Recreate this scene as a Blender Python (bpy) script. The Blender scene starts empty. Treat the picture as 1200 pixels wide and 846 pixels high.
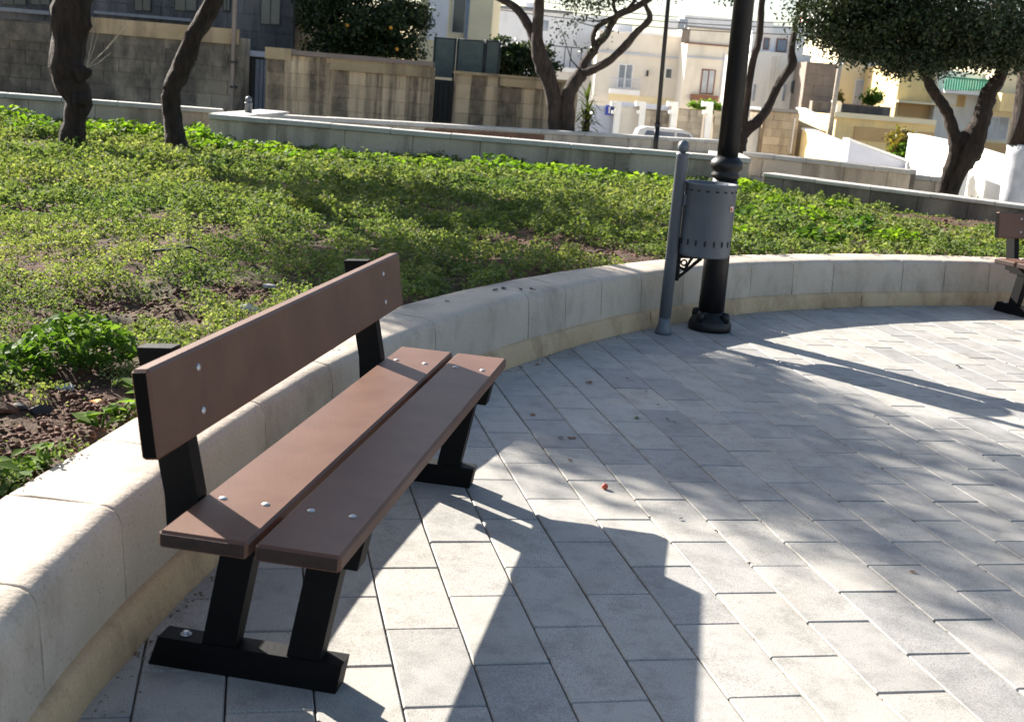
import bpy, math, random
import numpy as np
from mathutils import Vector, Matrix

random.seed(7)
RNG = np.random.default_rng(11)
scene = bpy.context.scene
COL = scene.collection
R = math.radians

# ------------------------------------------------------------------ camera
CAM = np.array([-0.36983, -3.26334, 1.40832])
FPX = 1393.5                                   # focal length in photo pixels (1200 wide)
RIGHT = np.array([0.9760291, -0.2018534, 0.0813778])
DOWN = np.array([0.0320547, -0.2365069, -0.9711009])
FWD = np.array([0.2152665, 0.9504313, -0.2243673])
cam_data = bpy.data.cameras.new('camera')
cam_data.sensor_width = 36.0
cam_data.lens = FPX / 1200 * 36.0
cam_data.clip_start = 0.05
cam_data.clip_end = 2000
cam_data.dof.use_dof = True
cam_data.dof.focus_distance = 4.6
cam_data.dof.aperture_fstop = 7.0
cam = bpy.data.objects.new('camera', cam_data)
cam.matrix_world = Matrix(((RIGHT[0], -DOWN[0], -FWD[0], CAM[0]),
                           (RIGHT[1], -DOWN[1], -FWD[1], CAM[1]),
                           (RIGHT[2], -DOWN[2], -FWD[2], CAM[2]),
                           (0, 0, 0, 1)))
COL.objects.link(cam)
scene.camera = cam

# ------------------------------------------------------------------ sky, sun, exposure
SUN_AZ, SUN_EL = 122.0, 27.0
world = bpy.data.worlds.new('World')
scene.world = world
world.use_nodes = True
nt = world.node_tree
sky = nt.nodes.new('ShaderNodeTexSky')
sky.sky_type = 'NISHITA'
sky.sun_disc = False
sky.sun_elevation = R(SUN_EL)
sky.sun_rotation = R(90 - SUN_AZ)
sky.air_density = 1.0
sky.dust_density = 1.5
bg = nt.nodes['Background']
bg.inputs['Strength'].default_value = 0.063
nt.links.new(sky.outputs[0], bg.inputs['Color'])
sun_data = bpy.data.lights.new('sun', 'SUN')
sun_data.energy = 5.0
sun_data.angle = R(0.5)
sun_data.color = (1.0, 0.945, 0.855)
sun = bpy.data.objects.new('sun', sun_data)
COL.objects.link(sun)
SD = np.array([math.cos(R(SUN_EL)) * math.cos(R(SUN_AZ)), math.cos(R(SUN_EL)) * math.sin(R(SUN_AZ)), math.sin(R(SUN_EL))])
sun.rotation_euler = Vector(-SD).to_track_quat('-Z', 'Y').to_euler()
scene.view_settings.view_transform = 'Standard'
scene.view_settings.look = 'None'
scene.view_settings.gamma = 1
scene.view_settings.exposure = 1.7

# ------------------------------------------------------------------ pixel helpers (photo pixels -> places)
HF = np.array([FWD[0], FWD[1], 0.0]); HF /= np.linalg.norm(HF)
HR = np.array([HF[1], -HF[0], 0.0])
FACE = math.atan2(HF[1], HF[0]) - math.pi / 2          # turn about z that lines local +y up with the view


def ray(u, v):
    return FWD + RIGHT * ((u - 600) / FPX) + DOWN * ((v - 423) / FPX)


def G(u, v, z=0.0):                                    # pixel on a level surface
    d = ray(u, v)
    return CAM + d * ((z - CAM[2]) / d[2])


def P(u, v, D):                                        # pixel at a known depth
    d = ray(u, v)
    return CAM + d * (D / (d @ HF))


def depth(p):
    return float((np.asarray(p) - CAM) @ HF)


# ------------------------------------------------------------------ value noise
_LAT = np.random.default_rng(3).random((256, 256))


def vn(x, y, s, seed=0):
    x = np.asarray(x) * s + seed * 17.31; y = np.asarray(y) * s + seed * 7.77
    xi = np.floor(x).astype(int); yi = np.floor(y).astype(int)
    fx = x - xi; fy = y - yi
    fx = fx * fx * (3 - 2 * fx); fy = fy * fy * (3 - 2 * fy)
    a = _LAT[xi % 256, yi % 256]; b = _LAT[(xi + 1) % 256, yi % 256]
    c = _LAT[xi % 256, (yi + 1) % 256]; d = _LAT[(xi + 1) % 256, (yi + 1) % 256]
    return (a * (1 - fx) + b * fx) * (1 - fy) + (c * (1 - fx) + d * fx) * fy


# ------------------------------------------------------------------ materials
def nodes_of(name):
    m = bpy.data.materials.new(name)
    m.use_nodes = True
    t = m.node_tree
    return m, t, t.nodes['Principled BSDF']


def N(t, kind, **kw):
    n = t.nodes.new(kind)
    for k, v in kw.items():
        if k in n.inputs:
            n.inputs[k].default_value = v
        else:
            setattr(n, k, v)
    return n


def c4(c):
    return (c[0], c[1], c[2], 1.0)


def ramp(t, src, stops):
    n = t.nodes.new('ShaderNodeValToRGB')
    e = n.color_ramp.elements
    while len(e) < len(stops):
        e.new(0.5)
    for q, (pos, col) in zip(e, stops):
        q.position = pos
        q.color = c4(col) if hasattr(col, '__len__') else (col, col, col, 1)
    t.links.new(src, n.inputs['Fac'])
    return n.outputs['Color']


def mixc(t, fac, a, b, mode='MIX'):
    n = t.nodes.new('ShaderNodeMix')
    n.data_type = 'RGBA'
    n.blend_type = mode
    for sock, val in ((n.inputs[0], fac), (n.inputs[6], a), (n.inputs[7], b)):
        if isinstance(val, bpy.types.NodeSocket):
            t.links.new(val, sock)
        elif hasattr(val, '__len__'):
            sock.default_value = c4(val)
        else:
            sock.default_value = val
    return n.outputs[2]


def pos_noise(t, scale, stretch=(1, 1, 1), detail=4.0, rough=0.55):
    g = t.nodes.new('ShaderNodeNewGeometry')
    mp = t.nodes.new('ShaderNodeMapping')
    mp.inputs['Scale'].default_value = stretch
    t.links.new(g.outputs['Position'], mp.inputs['Vector'])
    n = N(t, 'ShaderNodeTexNoise', Scale=scale, Detail=detail, Roughness=rough)
    t.links.new(mp.outputs[0], n.inputs['Vector'])
    return n.outputs['Fac']


def pos_voronoi(t, scale, feature='F1'):
    g = t.nodes.new('ShaderNodeNewGeometry')
    n = t.nodes.new('ShaderNodeTexVoronoi')
    n.feature = feature
    n.inputs['Scale'].default_value = scale
    t.links.new(g.outputs['Position'], n.inputs['Vector'])
    return n.outputs['Distance']


def bump(t, bsdf, src, strength, dist=0.01):
    b = N(t, 'ShaderNodeBump', Strength=strength, Distance=dist)
    t.links.new(src, b.inputs['Height'])
    if bsdf.inputs['Normal'].links:
        t.links.new(bsdf.inputs['Normal'].links[0].from_socket, b.inputs['Normal'])
    t.links.new(b.outputs[0], bsdf.inputs['Normal'])


def rand_value(t):                                     # differs from object to object and island to island
    o = t.nodes.new('ShaderNodeObjectInfo')
    g = t.nodes.new('ShaderNodeNewGeometry')
    a = N(t, 'ShaderNodeMath', operation='ADD')
    t.links.new(o.outputs['Random'], a.inputs[0])
    t.links.new(g.outputs['Random Per Island'], a.inputs[1])
    f = N(t, 'ShaderNodeMath', operation='FRACT')
    t.links.new(a.outputs[0], f.inputs[0])
    return f.outputs[0]


def simple(name, col, rough=0.7, var=0.25, scale=6.0, bmp=0.15, bscale=60.0, metallic=0.0, rnd=0.0, dirt=None, dirt_scale=1.2):
    m, t, b = nodes_of(name)
    lo = [c * (1 - var) for c in col]; hi = [min(1, c * (1 + var * 0.6)) for c in col]
    c = ramp(t, pos_noise(t, scale), [(0.3, lo), (0.7, hi)])
    if dirt:
        f = ramp(t, pos_noise(t, dirt_scale, (1, 1, 0.3), 6, 0.65), [(0.5, 0.0), (0.68, 0.85)])
        c = mixc(t, f, c, dirt)
    if rnd:
        r = ramp(t, rand_value(t), [(0.0, 1 - rnd), (1.0, 1 + rnd * 0)])
        c = mixc(t, 1.0, c, r, 'MULTIPLY')
    t.links.new(c, b.inputs['Base Color'])
    b.inputs['Roughness'].default_value = rough
    b.inputs['Metallic'].default_value = metallic
    if bmp:
        bump(t, b, pos_noise(t, bscale, detail=6), bmp, 0.01)
    return m


def mat_paver():
    m, t, b = nodes_of('paver_concrete')
    base = ramp(t, pos_noise(t, 3.0, detail=5), [(0.3, (0.385, 0.362, 0.325)), (0.7, (0.475, 0.45, 0.41))])
    r = ramp(t, rand_value(t), [(0.0, (0.72, 0.73, 0.76)), (0.5, (0.90, 0.90, 0.90)), (1.0, (1.0, 0.985, 0.96))])
    c = mixc(t, 1.0, base, r, 'MULTIPLY')
    speck = ramp(t, pos_noise(t, 330, detail=2), [(0.33, 0.48), (0.5, 1.0), (0.7, 1.18)])
    c = mixc(t, 0.9, c, speck, 'MULTIPLY')
    blot = ramp(t, pos_noise(t, 9.0, detail=7, rough=0.7), [(0.36, 0.70), (0.52, 1.0)])
    c = mixc(t, 0.75, c, blot, 'MULTIPLY')
    pore = ramp(t, pos_voronoi(t, 62), [(0.06, 0.45), (0.13, 1.0)])
    gate = ramp(t, pos_noise(t, 5.0), [(0.40, 0.0), (0.56, 0.85)])
    c = mixc(t, gate, c, mixc(t, 1.0, c, pore, 'MULTIPLY'))
    rust = ramp(t, pos_noise(t, 2.3, detail=6), [(0.62, 0.0), (0.78, 0.4)])
    c = mixc(t, rust, c, (0.27, 0.21, 0.145))
    t.links.new(c, b.inputs['Base Color'])
    b.inputs['Roughness'].default_value = 0.72
    bump(t, b, pos_noise(t, 260, detail=4), 0.35, 0.002)
    bump(t, b, pos_noise(t, 14, detail=4), 0.25, 0.006)
    return m


def mat_concrete(name, c1, c2, stain, stain_amt=0.5, pits=True):
    m, t, b = nodes_of(name)
    base = ramp(t, pos_noise(t, 2.2, detail=6), [(0.28, c1), (0.72, c2)])
    f = ramp(t, pos_noise(t, 4.5, (1, 1, 0.6), 8, 0.68), [(0.48, 0.0), (0.70, stain_amt)])
    c = mixc(t, f, base, stain)
    fine = ramp(t, pos_noise(t, 120, detail=4), [(0.3, 0.82), (0.7, 1.08)])
    c = mixc(t, 0.7, c, fine, 'MULTIPLY')
    if pits:
        pv = pos_voronoi(t, 48)
        pit = ramp(t, pv, [(0.07, 0.28), (0.15, 1.0)])
        gate = ramp(t, pos_noise(t, 7.0), [(0.42, 0.0), (0.56, 0.9)])
        c = mixc(t, gate, c, mixc(t, 1.0, c, pit, 'MULTIPLY'))
    r = ramp(t, rand_value(t), [(0.0, 0.88), (1.0, 1.0)])
    c = mixc(t, 1.0, c, r, 'MULTIPLY')
    t.links.new(c, b.inputs['Base Color'])
    b.inputs['Roughness'].default_value = 0.85
    bump(t, b, pos_noise(t, 90, detail=6), 0.4, 0.004)
    bump(t, b, pos_noise(t, 12, detail=5), 0.4, 0.012)
    return m


def mat_stone(name, c1, c2, dark, amount, streak=(1.6, 1.6, 0.22), scale=1.0):
    m, t, b = nodes_of(name)
    base = ramp(t, pos_noise(t, 1.7, detail=6), [(0.3, c1), (0.7, c2)])
    r = ramp(t, rand_value(t), [(0.0, 0.78), (1.0, 1.05)])
    c = mixc(t, 1.0, base, r, 'MULTIPLY')
    f1 = ramp(t, pos_noise(t, scale, streak, 7, 0.62), [(0.5 - amount * 0.24, 0.0), (0.62 - amount * 0.2, 0.93)])
    f2 = ramp(t, pos_noise(t, 5.0, (1, 1, 0.7), 7, 0.7), [(0.3, 1.0), (0.75, 0.5)])
    f = mixc(t, 1.0, f1, f2, 'MULTIPLY')
    c = mixc(t, f, c, dark)
    t.links.new(c, b.inputs['Base Color'])
    b.inputs['Roughness'].default_value = 0.92
    bump(t, b, pos_noise(t, 22, detail=8), 0.6, 0.03)
    return m


def mat_leaf(name, cols, trans=0.45, rough=0.45, patch=1.2, spec=0.35):
    m, t, b = nodes_of(name)
    g = t.nodes.new('ShaderNodeNewGeometry')
    c = ramp(t, g.outputs['Random Per Island'], [(i / max(1, len(cols) - 1), q) for i, q in enumerate(cols)])
    pn = ramp(t, pos_noise(t, patch, detail=3), [(0.3, (0.52, 0.68, 0.6)), (0.7, (1.34, 1.18, 1.12))])
    c = mixc(t, 0.85, c, pn, 'MULTIPLY')
    t.links.new(c, b.inputs['Base Color'])
    b.inputs['Roughness'].default_value = rough
    b.inputs['Specular IOR Level'].default_value = spec
    tr = t.nodes.new('ShaderNodeBsdfTranslucent')
    tc = mixc(t, 1.0, c, (1.35, 1.4, 0.62), 'MULTIPLY')
    t.links.new(tc, tr.inputs['Color'])
    mx = t.nodes.new('ShaderNodeMixShader')
    mx.inputs[0].default_value = trans
    t.links.new(b.outputs[0], mx.inputs[1]); t.links.new(tr.outputs[0], mx.inputs[2])
    t.links.new(mx.outputs[0], t.nodes['Material Output'].inputs['Surface'])
    return m


def mat_bark(name, c1, c2):
    m, t, b = nodes_of(name)
    c = ramp(t, pos_noise(t, 14, (1, 1, 0.3), 8, 0.65), [(0.36, c1), (0.62, c2)])
    l = ramp(t, pos_noise(t, 5, detail=6), [(0.6, 0.0), (0.75, 0.25)])
    c = mixc(t, l, c, (c2[0] * 1.8, c2[1] * 1.8, c2[2] * 1.7))
    t.links.new(c, b.inputs['Base Color'])
    b.inputs['Roughness'].default_value = 0.9
    bump(t, b, pos_noise(t, 20, (1, 1, 0.25), 8, 0.7), 1.0, 0.09)
    return m


def mat_soil():
    m, t, b = nodes_of('terra_rossa_soil')
    c = ramp(t, pos_noise(t, 9, detail=9, rough=0.7), [(0.3, (0.045, 0.020, 0.011)), (0.55, (0.115, 0.053, 0.029)), (0.78, (0.22, 0.125, 0.075))])
    mo = ramp(t, pos_noise(t, 2.2, detail=5), [(0.45, 0.0), (0.62, 0.55)])
    c = mixc(t, mo, c, (0.06, 0.075, 0.022))
    t.links.new(c, b.inputs['Base Color'])
    b.inputs['Roughness'].default_value = 0.95
    bump(t, b, pos_noise(t, 55, detail=8, rough=0.7), 0.9, 0.03)
    return m


def mat_plank():
    m, t, b = nodes_of('brown_plank')
    c = ramp(t, pos_noise(t, 7, detail=5), [(0.3, (0.104, 0.047, 0.029)), (0.7, (0.142, 0.068, 0.043))])
    sc = ramp(t, pos_noise(t, 38, (1, 1, 1), 8, 0.75), [(0.60, 0.0), (0.78, 0.5)])
    gate = ramp(t, pos_noise(t, 3.1, detail=3), [(0.45, 0.0), (0.65, 0.8)])
    sc = mixc(t, 1.0, sc, gate, 'MULTIPLY')
    c = mixc(t, sc, c, (0.30, 0.20, 0.15))
    dust = ramp(t, pos_noise(t, 420, detail=2), [(0.62, 0.0), (0.75, 0.35)])
    c = mixc(t, dust, c, (0.30, 0.24, 0.2))
    t.links.new(c, b.inputs['Base Color'])
    b.inputs['Roughness'].default_value = 0.5
    b.inputs['Specular IOR Level'].default_value = 0.33
    bump(t, b, pos_noise(t, 160, detail=5), 0.25, 0.002)
    return m


def mat_glass(name, col, rough=0.08):
    m, t, b = nodes_of(name)
    c = ramp(t, pos_noise(t, 1.5), [(0.35, [q * 0.7 for q in col]), (0.7, [min(1, q * 1.3) for q in col])])
    t.links.new(c, b.inputs['Base Color'])
    b.inputs['Roughness'].default_value = rough
    b.inputs['Specular IOR Level'].default_value = 0.7
    return m


MT = dict(
    paver=mat_paver(),
    sand=simple('joint_sand', (0.16, 0.13, 0.10), 0.95, 0.5, 40, 0.8, 300),
    kerb=mat_concrete('wall_concrete', (0.48, 0.405, 0.32), (0.59, 0.51, 0.42), (0.28, 0.225, 0.17), 0.6),
    toe=mat_concrete('plinth_render', (0.52, 0.36, 0.20), (0.66, 0.485, 0.30), (0.26, 0.16, 0.085), 0.7),
    coping=mat_concrete('coping_stone', (0.50, 0.47, 0.42), (0.60, 0.57, 0.52), (0.33, 0.30, 0.26), 0.5, False),
    lowwall=mat_stone('low_wall_stone', (0.56, 0.46, 0.35), (0.66, 0.555, 0.435), (0.20, 0.16, 0.12), 0.12),
    darkwall=mat_stone('dark_low_wall_stone', (0.22, 0.18, 0.14), (0.31, 0.26, 0.21), (0.07, 0.06, 0.05), 0.4),
    brownpaint=simple('brown_paint', (0.20, 0.095, 0.055), 0.8, 0.3),
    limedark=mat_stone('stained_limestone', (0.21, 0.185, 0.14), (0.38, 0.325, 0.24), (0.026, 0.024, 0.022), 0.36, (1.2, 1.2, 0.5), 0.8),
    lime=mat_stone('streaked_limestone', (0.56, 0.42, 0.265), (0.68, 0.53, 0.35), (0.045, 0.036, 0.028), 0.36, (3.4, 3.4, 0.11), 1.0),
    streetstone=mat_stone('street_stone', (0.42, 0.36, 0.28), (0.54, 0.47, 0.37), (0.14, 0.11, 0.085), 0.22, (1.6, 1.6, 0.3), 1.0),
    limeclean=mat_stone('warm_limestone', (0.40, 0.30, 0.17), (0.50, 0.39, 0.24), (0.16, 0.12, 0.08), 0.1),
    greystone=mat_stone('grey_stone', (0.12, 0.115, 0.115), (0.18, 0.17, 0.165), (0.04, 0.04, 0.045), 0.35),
    mortar=simple('mortar', (0.20, 0.155, 0.105), 0.95, 0.4, 4),
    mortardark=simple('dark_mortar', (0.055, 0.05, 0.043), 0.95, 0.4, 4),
    cream=simple('cream_render', (0.76, 0.70, 0.61), 0.9, 0.06, 1.2, 0.1, 30, dirt=(0.60, 0.55, 0.47)),
    pale=simple('pale_render', (0.80, 0.79, 0.80), 0.9, 0.06, 1.2, 0.1, 30, dirt=(0.66, 0.65, 0.65)),
    white=simple('white_render', (0.80, 0.785, 0.75), 0.85, 0.06, 1.2, 0.1, 30, dirt=(0.62, 0.60, 0.56)),
    bluewash=simple('blue_grey_render', (0.52, 0.54, 0.62), 0.9, 0.1, 1.2, 0.1, 30),
    yellow=simple('yellow_render', (0.82, 0.62, 0.30), 0.9, 0.12, 1.2, 0.1, 30, dirt=(0.56, 0.44, 0.25)),
    yellowpale=simple('pale_yellow_render', (0.78, 0.68, 0.46), 0.9, 0.10, 1.2, 0.1, 30),
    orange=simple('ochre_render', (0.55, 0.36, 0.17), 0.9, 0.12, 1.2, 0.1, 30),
    brownwall=simple('brown_block_render', (0.25, 0.20, 0.165), 0.9, 0.2, 2, 0.2, 20),
    asphalt=simple('worn_pale_asphalt', (0.16, 0.155, 0.145), 0.9, 0.3, 3, 0.3, 90),
    concrete_path=simple('pale_concrete', (0.58, 0.54, 0.48), 0.9, 0.15, 2, 0.2, 60),
    earth=simple('dry_ground', (0.27, 0.21, 0.15), 0.95, 0.3, 1.5, 0.3, 20),
    paleground=simple('pale_limestone_ground', (0.52, 0.47, 0.39), 0.95, 0.2, 1.5, 0.3, 20),
    soil=mat_soil(),
    clod=simple('soil_clod', (0.13, 0.062, 0.035), 0.95, 0.4, 18, 0.8, 60),
    plank=mat_plank(),
    plankend=simple('plank_end_grain', (0.035, 0.017, 0.012), 0.8, 0.3, 30, 0.3, 120),
    plankblack=simple('plank_end_black', (0.006, 0.005, 0.005), 0.85, 0.2),
    black=simple('black_steel', (0.005, 0.005, 0.0053), 0.62, 0.3, 9, 0.12, 120),
    lampblack=simple('lamp_black', (0.010, 0.010, 0.011), 0.42, 0.3, 9, 0.15, 60),
    bingrey=simple('grey_enamel', (0.115, 0.128, 0.148), 0.45, 0.16, 5, 0.1, 90, dirt=(0.085, 0.092, 0.10), dirt_scale=3.0),
    bindark=simple('bin_hole_dark', (0.012, 0.012, 0.014), 0.8, 0.2),
    steel=simple('zinc_bolt', (0.55, 0.55, 0.56), 0.5, 0.15, 20, 0, metallic=0.85),
    sticker=simple('sticker_paper', (0.75, 0.55, 0.45), 0.6, 0.1),
    stickerred=simple('sticker_red', (0.55, 0.10, 0.05), 0.6, 0.1),
    bark=mat_bark('brown_bark', (0.018, 0.011, 0.008), (0.056, 0.034, 0.024)),
    barkpale=mat_bark('olive_bark', (0.026, 0.018, 0.013), (0.082, 0.055, 0.04)),
    barkwhite=simple('whitewashed_bark', (0.66, 0.66, 0.70), 0.9, 0.25, 4, 0.5, 12),
    leaf_olive=mat_leaf('evergreen_leaf', [(0.013, 0.023, 0.008), (0.022, 0.038, 0.012), (0.036, 0.055, 0.020), (0.055, 0.075, 0.034)], 0.12, 0.42, 1.0, 0.35),
    leaf_citrus=mat_leaf('citrus_leaf', [(0.016, 0.030, 0.010), (0.03, 0.05, 0.014), (0.05, 0.075, 0.02)], 0.25, 0.4),
    leaf_cover=mat_leaf('ground_cover_leaf', [(0.080, 0.125, 0.034), (0.125, 0.175, 0.058), (0.18, 0.22, 0.092), (0.26, 0.285, 0.155)], 0.42, 0.75, 0.8, 0.12),
    leaf_mallow=mat_leaf('mallow_leaf', [(0.085, 0.16, 0.018), (0.14, 0.235, 0.028), (0.20, 0.30, 0.045)], 0.55, 0.65, 1.2, 0.15),
    leaf_weed=mat_leaf('weed_leaf', [(0.05, 0.11, 0.018), (0.085, 0.16, 0.028), (0.125, 0.205, 0.04)], 0.45, 0.65, 1.2, 0.15),
    leaf_yellow=mat_leaf('yellowing_leaf', [(0.10, 0.12, 0.03), (0.22, 0.17, 0.04), (0.30, 0.20, 0.05)], 0.4, 0.5),
    palm=mat_leaf('palm_leaf', [(0.05, 0.08, 0.02), (0.09, 0.12, 0.03)], 0.35, 0.45),
    dryleaf=simple('dry_leaf', (0.20, 0.10, 0.05), 0.8, 0.3, 60),
    dryorange=simple('orange_leaf', (0.62, 0.27, 0.04), 0.7, 0.25, 60),
    greenleaf=simple('fallen_green_leaf', (0.08, 0.13, 0.04), 0.7, 0.2, 60),
    twig=simple('dry_twig', (0.42, 0.36, 0.29), 0.9, 0.3, 30),
    rock=simple('pale_stone', (0.50, 0.48, 0.45), 0.9, 0.2, 12, 0.6, 40),
    darkrock=simple('dark_stone', (0.03, 0.028, 0.027), 0.8, 0.3, 12, 0.6, 40),
    fruit=simple('orange_peel', (0.75, 0.32, 0.02), 0.5, 0.1),
    mesh_green=simple('green_netting', (0.085, 0.11, 0.102), 0.8, 0.2, 8),
    post_dark=simple('dark_post', (0.02, 0.024, 0.024), 0.6, 0.2),
    railgreen=simple('green_railing', (0.02, 0.30, 0.17), 0.5, 0.2),
    blue=simple('blue_sign', (0.02, 0.05, 0.38), 0.5, 0.1),
    bluepipe=simple('blue_grey_pipe', (0.20, 0.24, 0.31), 0.6, 0.2),
    whitepaint=simple('white_paint', (0.80, 0.80, 0.79), 0.5, 0.08),
    brownframe=simple('brown_frame', (0.20, 0.085, 0.05), 0.6, 0.2),
    glassdark=mat_glass('dark_glass', (0.05, 0.055, 0.065)),
    glassblue=mat_glass('sky_glass', (0.14, 0.18, 0.26)),
    glassgrey=mat_glass('pale_glass', (0.30, 0.33, 0.38), 0.15),
    carwhite=simple('car_paint', (0.72, 0.74, 0.76), 0.25, 0.04, 2, 0),
    tyre=simple('tyre_rubber', (0.02, 0.02, 0.02), 0.9, 0.2),
    red=simple('red_tank', (0.5, 0.03, 0.03), 0.5, 0.1),
    roofgrey=simple('grey_roof', (0.23, 0.235, 0.25), 0.8, 0.15),
    cable=simple('cable_black', (0.03, 0.03, 0.032), 0.7, 0.1),
)

MT['black'].node_tree.nodes['Principled BSDF'].inputs['Specular IOR Level'].default_value = 0.16
MT['plankblack'].node_tree.nodes['Principled BSDF'].inputs['Specular IOR Level'].default_value = 0.1
MT['lampblack'].node_tree.nodes['Principled BSDF'].inputs['Specular IOR Level'].default_value = 0.35


# ------------------------------------------------------------------ mesh helpers
def tag(o, label=None, cat=None, group=None, kind=None):
    for k, v in (('label', label), ('category', cat), ('group', group), ('kind', kind)):
        if v:
            o[k] = v
    return o


def empty(name, loc=(0, 0, 0), rz=0.0):
    o = bpy.data.objects.new(name, None)
    o.empty_display_size = 0.2
    COL.objects.link(o)
    o.location = [float(q) for q in loc]
    o.rotation_euler = (0, 0, rz)
    return o


class MB:
    def __init__(self):
        self.v = []; self.f = []; self.sm = []

    def add(self, vs, fs, smooth=False):
        n = len(self.v)
        self.v += [tuple(float(c) for c in q) for q in vs]
        self.f += [tuple(i + n for i in q) for q in fs]
        self.sm += [smooth] * len(fs)
        return self

    def box(self, x0, x1, y0, y1, z0, z1, bev=0.0):
        if bev <= 0:
            vs = [(x, y, z) for z in (z0, z1) for y in (y0, y1) for x in (x0, x1)]
            return self.add(vs, [(0, 2, 3, 1), (4, 5, 7, 6), (0, 1, 5, 4), (1, 3, 7, 5), (3, 2, 6, 7), (2, 0, 4, 6)])
        b = bev
        return self.add(*chamfer(x0, x1, y0, y1, z0, z1, b))

    def prism(self, poly, y0, y1):
        """outline in x-z, drawn along y"""
        n = len(poly)
        vs = [(x, y0, z) for x, z in poly] + [(x, y1, z) for x, z in poly]
        fs = [tuple(range(n)), tuple(range(2 * n - 1, n - 1, -1))]
        fs += [(i, i + n, (i + 1) % n + n, (i + 1) % n) for i in range(n)]
        return self.add(vs, fs)

    def tube(self, pts, rad, sides=10, cap=True, wob=0.0, seed=0, smooth=True):
        pts = [np.array(q, float) for q in pts]
        n = len(pts)
        vs = []; fs = []
        up = np.array([0.31, 0.17, 0.93])
        for i, q in enumerate(pts):
            t = pts[min(i + 1, n - 1)] - pts[max(i - 1, 0)]
            t /= np.linalg.norm(t) + 1e-9
            if abs(t @ up) > 0.97 and i == 0:
                up = np.array([1.0, 0, 0])
            a = up - t * (t @ up); a /= np.linalg.norm(a)
            b = np.cross(t, a)
            up = a
            r = rad[i] if hasattr(rad, '__len__') else rad
            for k in range(sides):
                th = 2 * math.pi * k / sides
                rr = r * (1 + wob * (2 * float(vn(th * 1.1 + seed, i * 0.6, 1.0, seed)) - 1) + wob * 0.6 * math.sin(3 * th + i * 0.4 + seed)) if wob else r
                vs.append(q + (a * math.cos(th) + b * math.sin(th)) * rr)
        for i in range(n - 1):
            for k in range(sides):
                k2 = (k + 1) % sides
                fs.append((i * sides + k, i * sides + k2, (i + 1) * sides + k2, (i + 1) * sides + k))
        self.add(vs, fs, smooth)
        if cap:
            m = len(self.v) - len(vs)
            self.f += [tuple(m + k for k in reversed(range(sides))), tuple(m + (n - 1) * sides + k for k in range(sides))]
            self.sm += [False, False]
        return self

    def lathe(self, prof, c=(0, 0, 0), sides=24, smooth=True):
        vs = []; fs = []
        n = len(prof)
        for r, z in prof:
            for k in range(sides):
                th = 2 * math.pi * k / sides
                vs.append((c[0] + r * math.cos(th), c[1] + r * math.sin(th), c[2] + z))
        for i in range(n - 1):
            for k in range(sides):
                k2 = (k + 1) % sides
                fs.append((i * sides + k, i * sides + k2, (i + 1) * sides + k2, (i + 1) * sides + k))
        self.add(vs, fs, smooth)
        m = len(self.v) - len(vs)
        self.f += [tuple(m + k for k in reversed(range(sides))), tuple(m + (n - 1) * sides + k for k in range(sides))]
        self.sm += [False, False]
        return self

    def mesh(self, name):
        me = bpy.data.meshes.new(name)
        me.from_pydata(self.v, [], self.f)
        me.polygons.foreach_set('use_smooth', self.sm)
        me.update()
        return me

    def build(self, name, mat, parent=None, loc=None, rz=None):
        me = self.mesh(name)
        me.materials.append(MT[mat])
        o = bpy.data.objects.new(name, me)
        COL.objects.link(o)
        o.parent = parent
        if loc is not None:
            o.location = [float(q) for q in loc]
        if rz is not None:
            o.rotation_euler = (0, 0, rz)
        return o


def chamfer(x0, x1, y0, y1, z0, z1, b):
    """box with all edges cut: 24 corners"""
    X = (x0, x1); Y = (y0, y1); Z = (z0, z1)
    vs = []; idx = {}
    for i in (0, 1):
        for j in (0, 1):
            for k in (0, 1):
                sx = b if i == 0 else -b; sy = b if j == 0 else -b; sz = b if k == 0 else -b
                for ax in range(3):
                    q = [X[i] + sx, Y[j] + sy, Z[k] + sz]
                    q[ax] = (X[i], Y[j], Z[k])[ax]
                    idx[(i, j, k, ax)] = len(vs)
                    vs.append(tuple(q))
    fs = []
    for s in (0, 1):
        q = [idx[(s, j, k, 0)] for j, k in ((0, 0), (1, 0), (1, 1), (0, 1))]; fs.append(q if s else q[::-1])
        q = [idx[(i, s, k, 1)] for i, k in ((0, 0), (1, 0), (1, 1), (0, 1))]; fs.append(q[::-1] if s else q)
        q = [idx[(i, j, s, 2)] for i, j in ((0, 0), (1, 0), (1, 1), (0, 1))]; fs.append(q if s else q[::-1])
    for a in (0, 1):
        for c in (0, 1):
            e = [idx[(a, c, 0, 0)], idx[(a, c, 1, 0)], idx[(a, c, 1, 1)], idx[(a, c, 0, 1)]]
            fs.append(e if (a + c) % 2 == 0 else e[::-1])
            e = [idx[(a, 0, c, 0)], idx[(a, 1, c, 0)], idx[(a, 1, c, 2)], idx[(a, 0, c, 2)]]
            fs.append(e[::-1] if (a + c) % 2 == 0 else e)
            e = [idx[(0, a, c, 1)], idx[(1, a, c, 1)], idx[(1, a, c, 2)], idx[(0, a, c, 2)]]
            fs.append(e if (a + c) % 2 == 0 else e[::-1])
    for i in (0, 1):
        for j in (0, 1):
            for k in (0, 1):
                e = [idx[(i, j, k, 0)], idx[(i, j, k, 1)], idx[(i, j, k, 2)]]
                fs.append(e if (i + j + k) % 2 else e[::-1])
    return vs, [tuple(q) for q in fs]


def add_obj(name, me, parent=None, loc=(0, 0, 0), rz=0.0, scale=None):
    o = bpy.data.objects.new(name, me)
    COL.objects.link(o)
    o.parent = parent
    o.location = [float(q) for q in loc]
    o.rotation_euler = (0, 0, rz)
    if scale is not None:
        o.scale = scale
    return o


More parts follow.
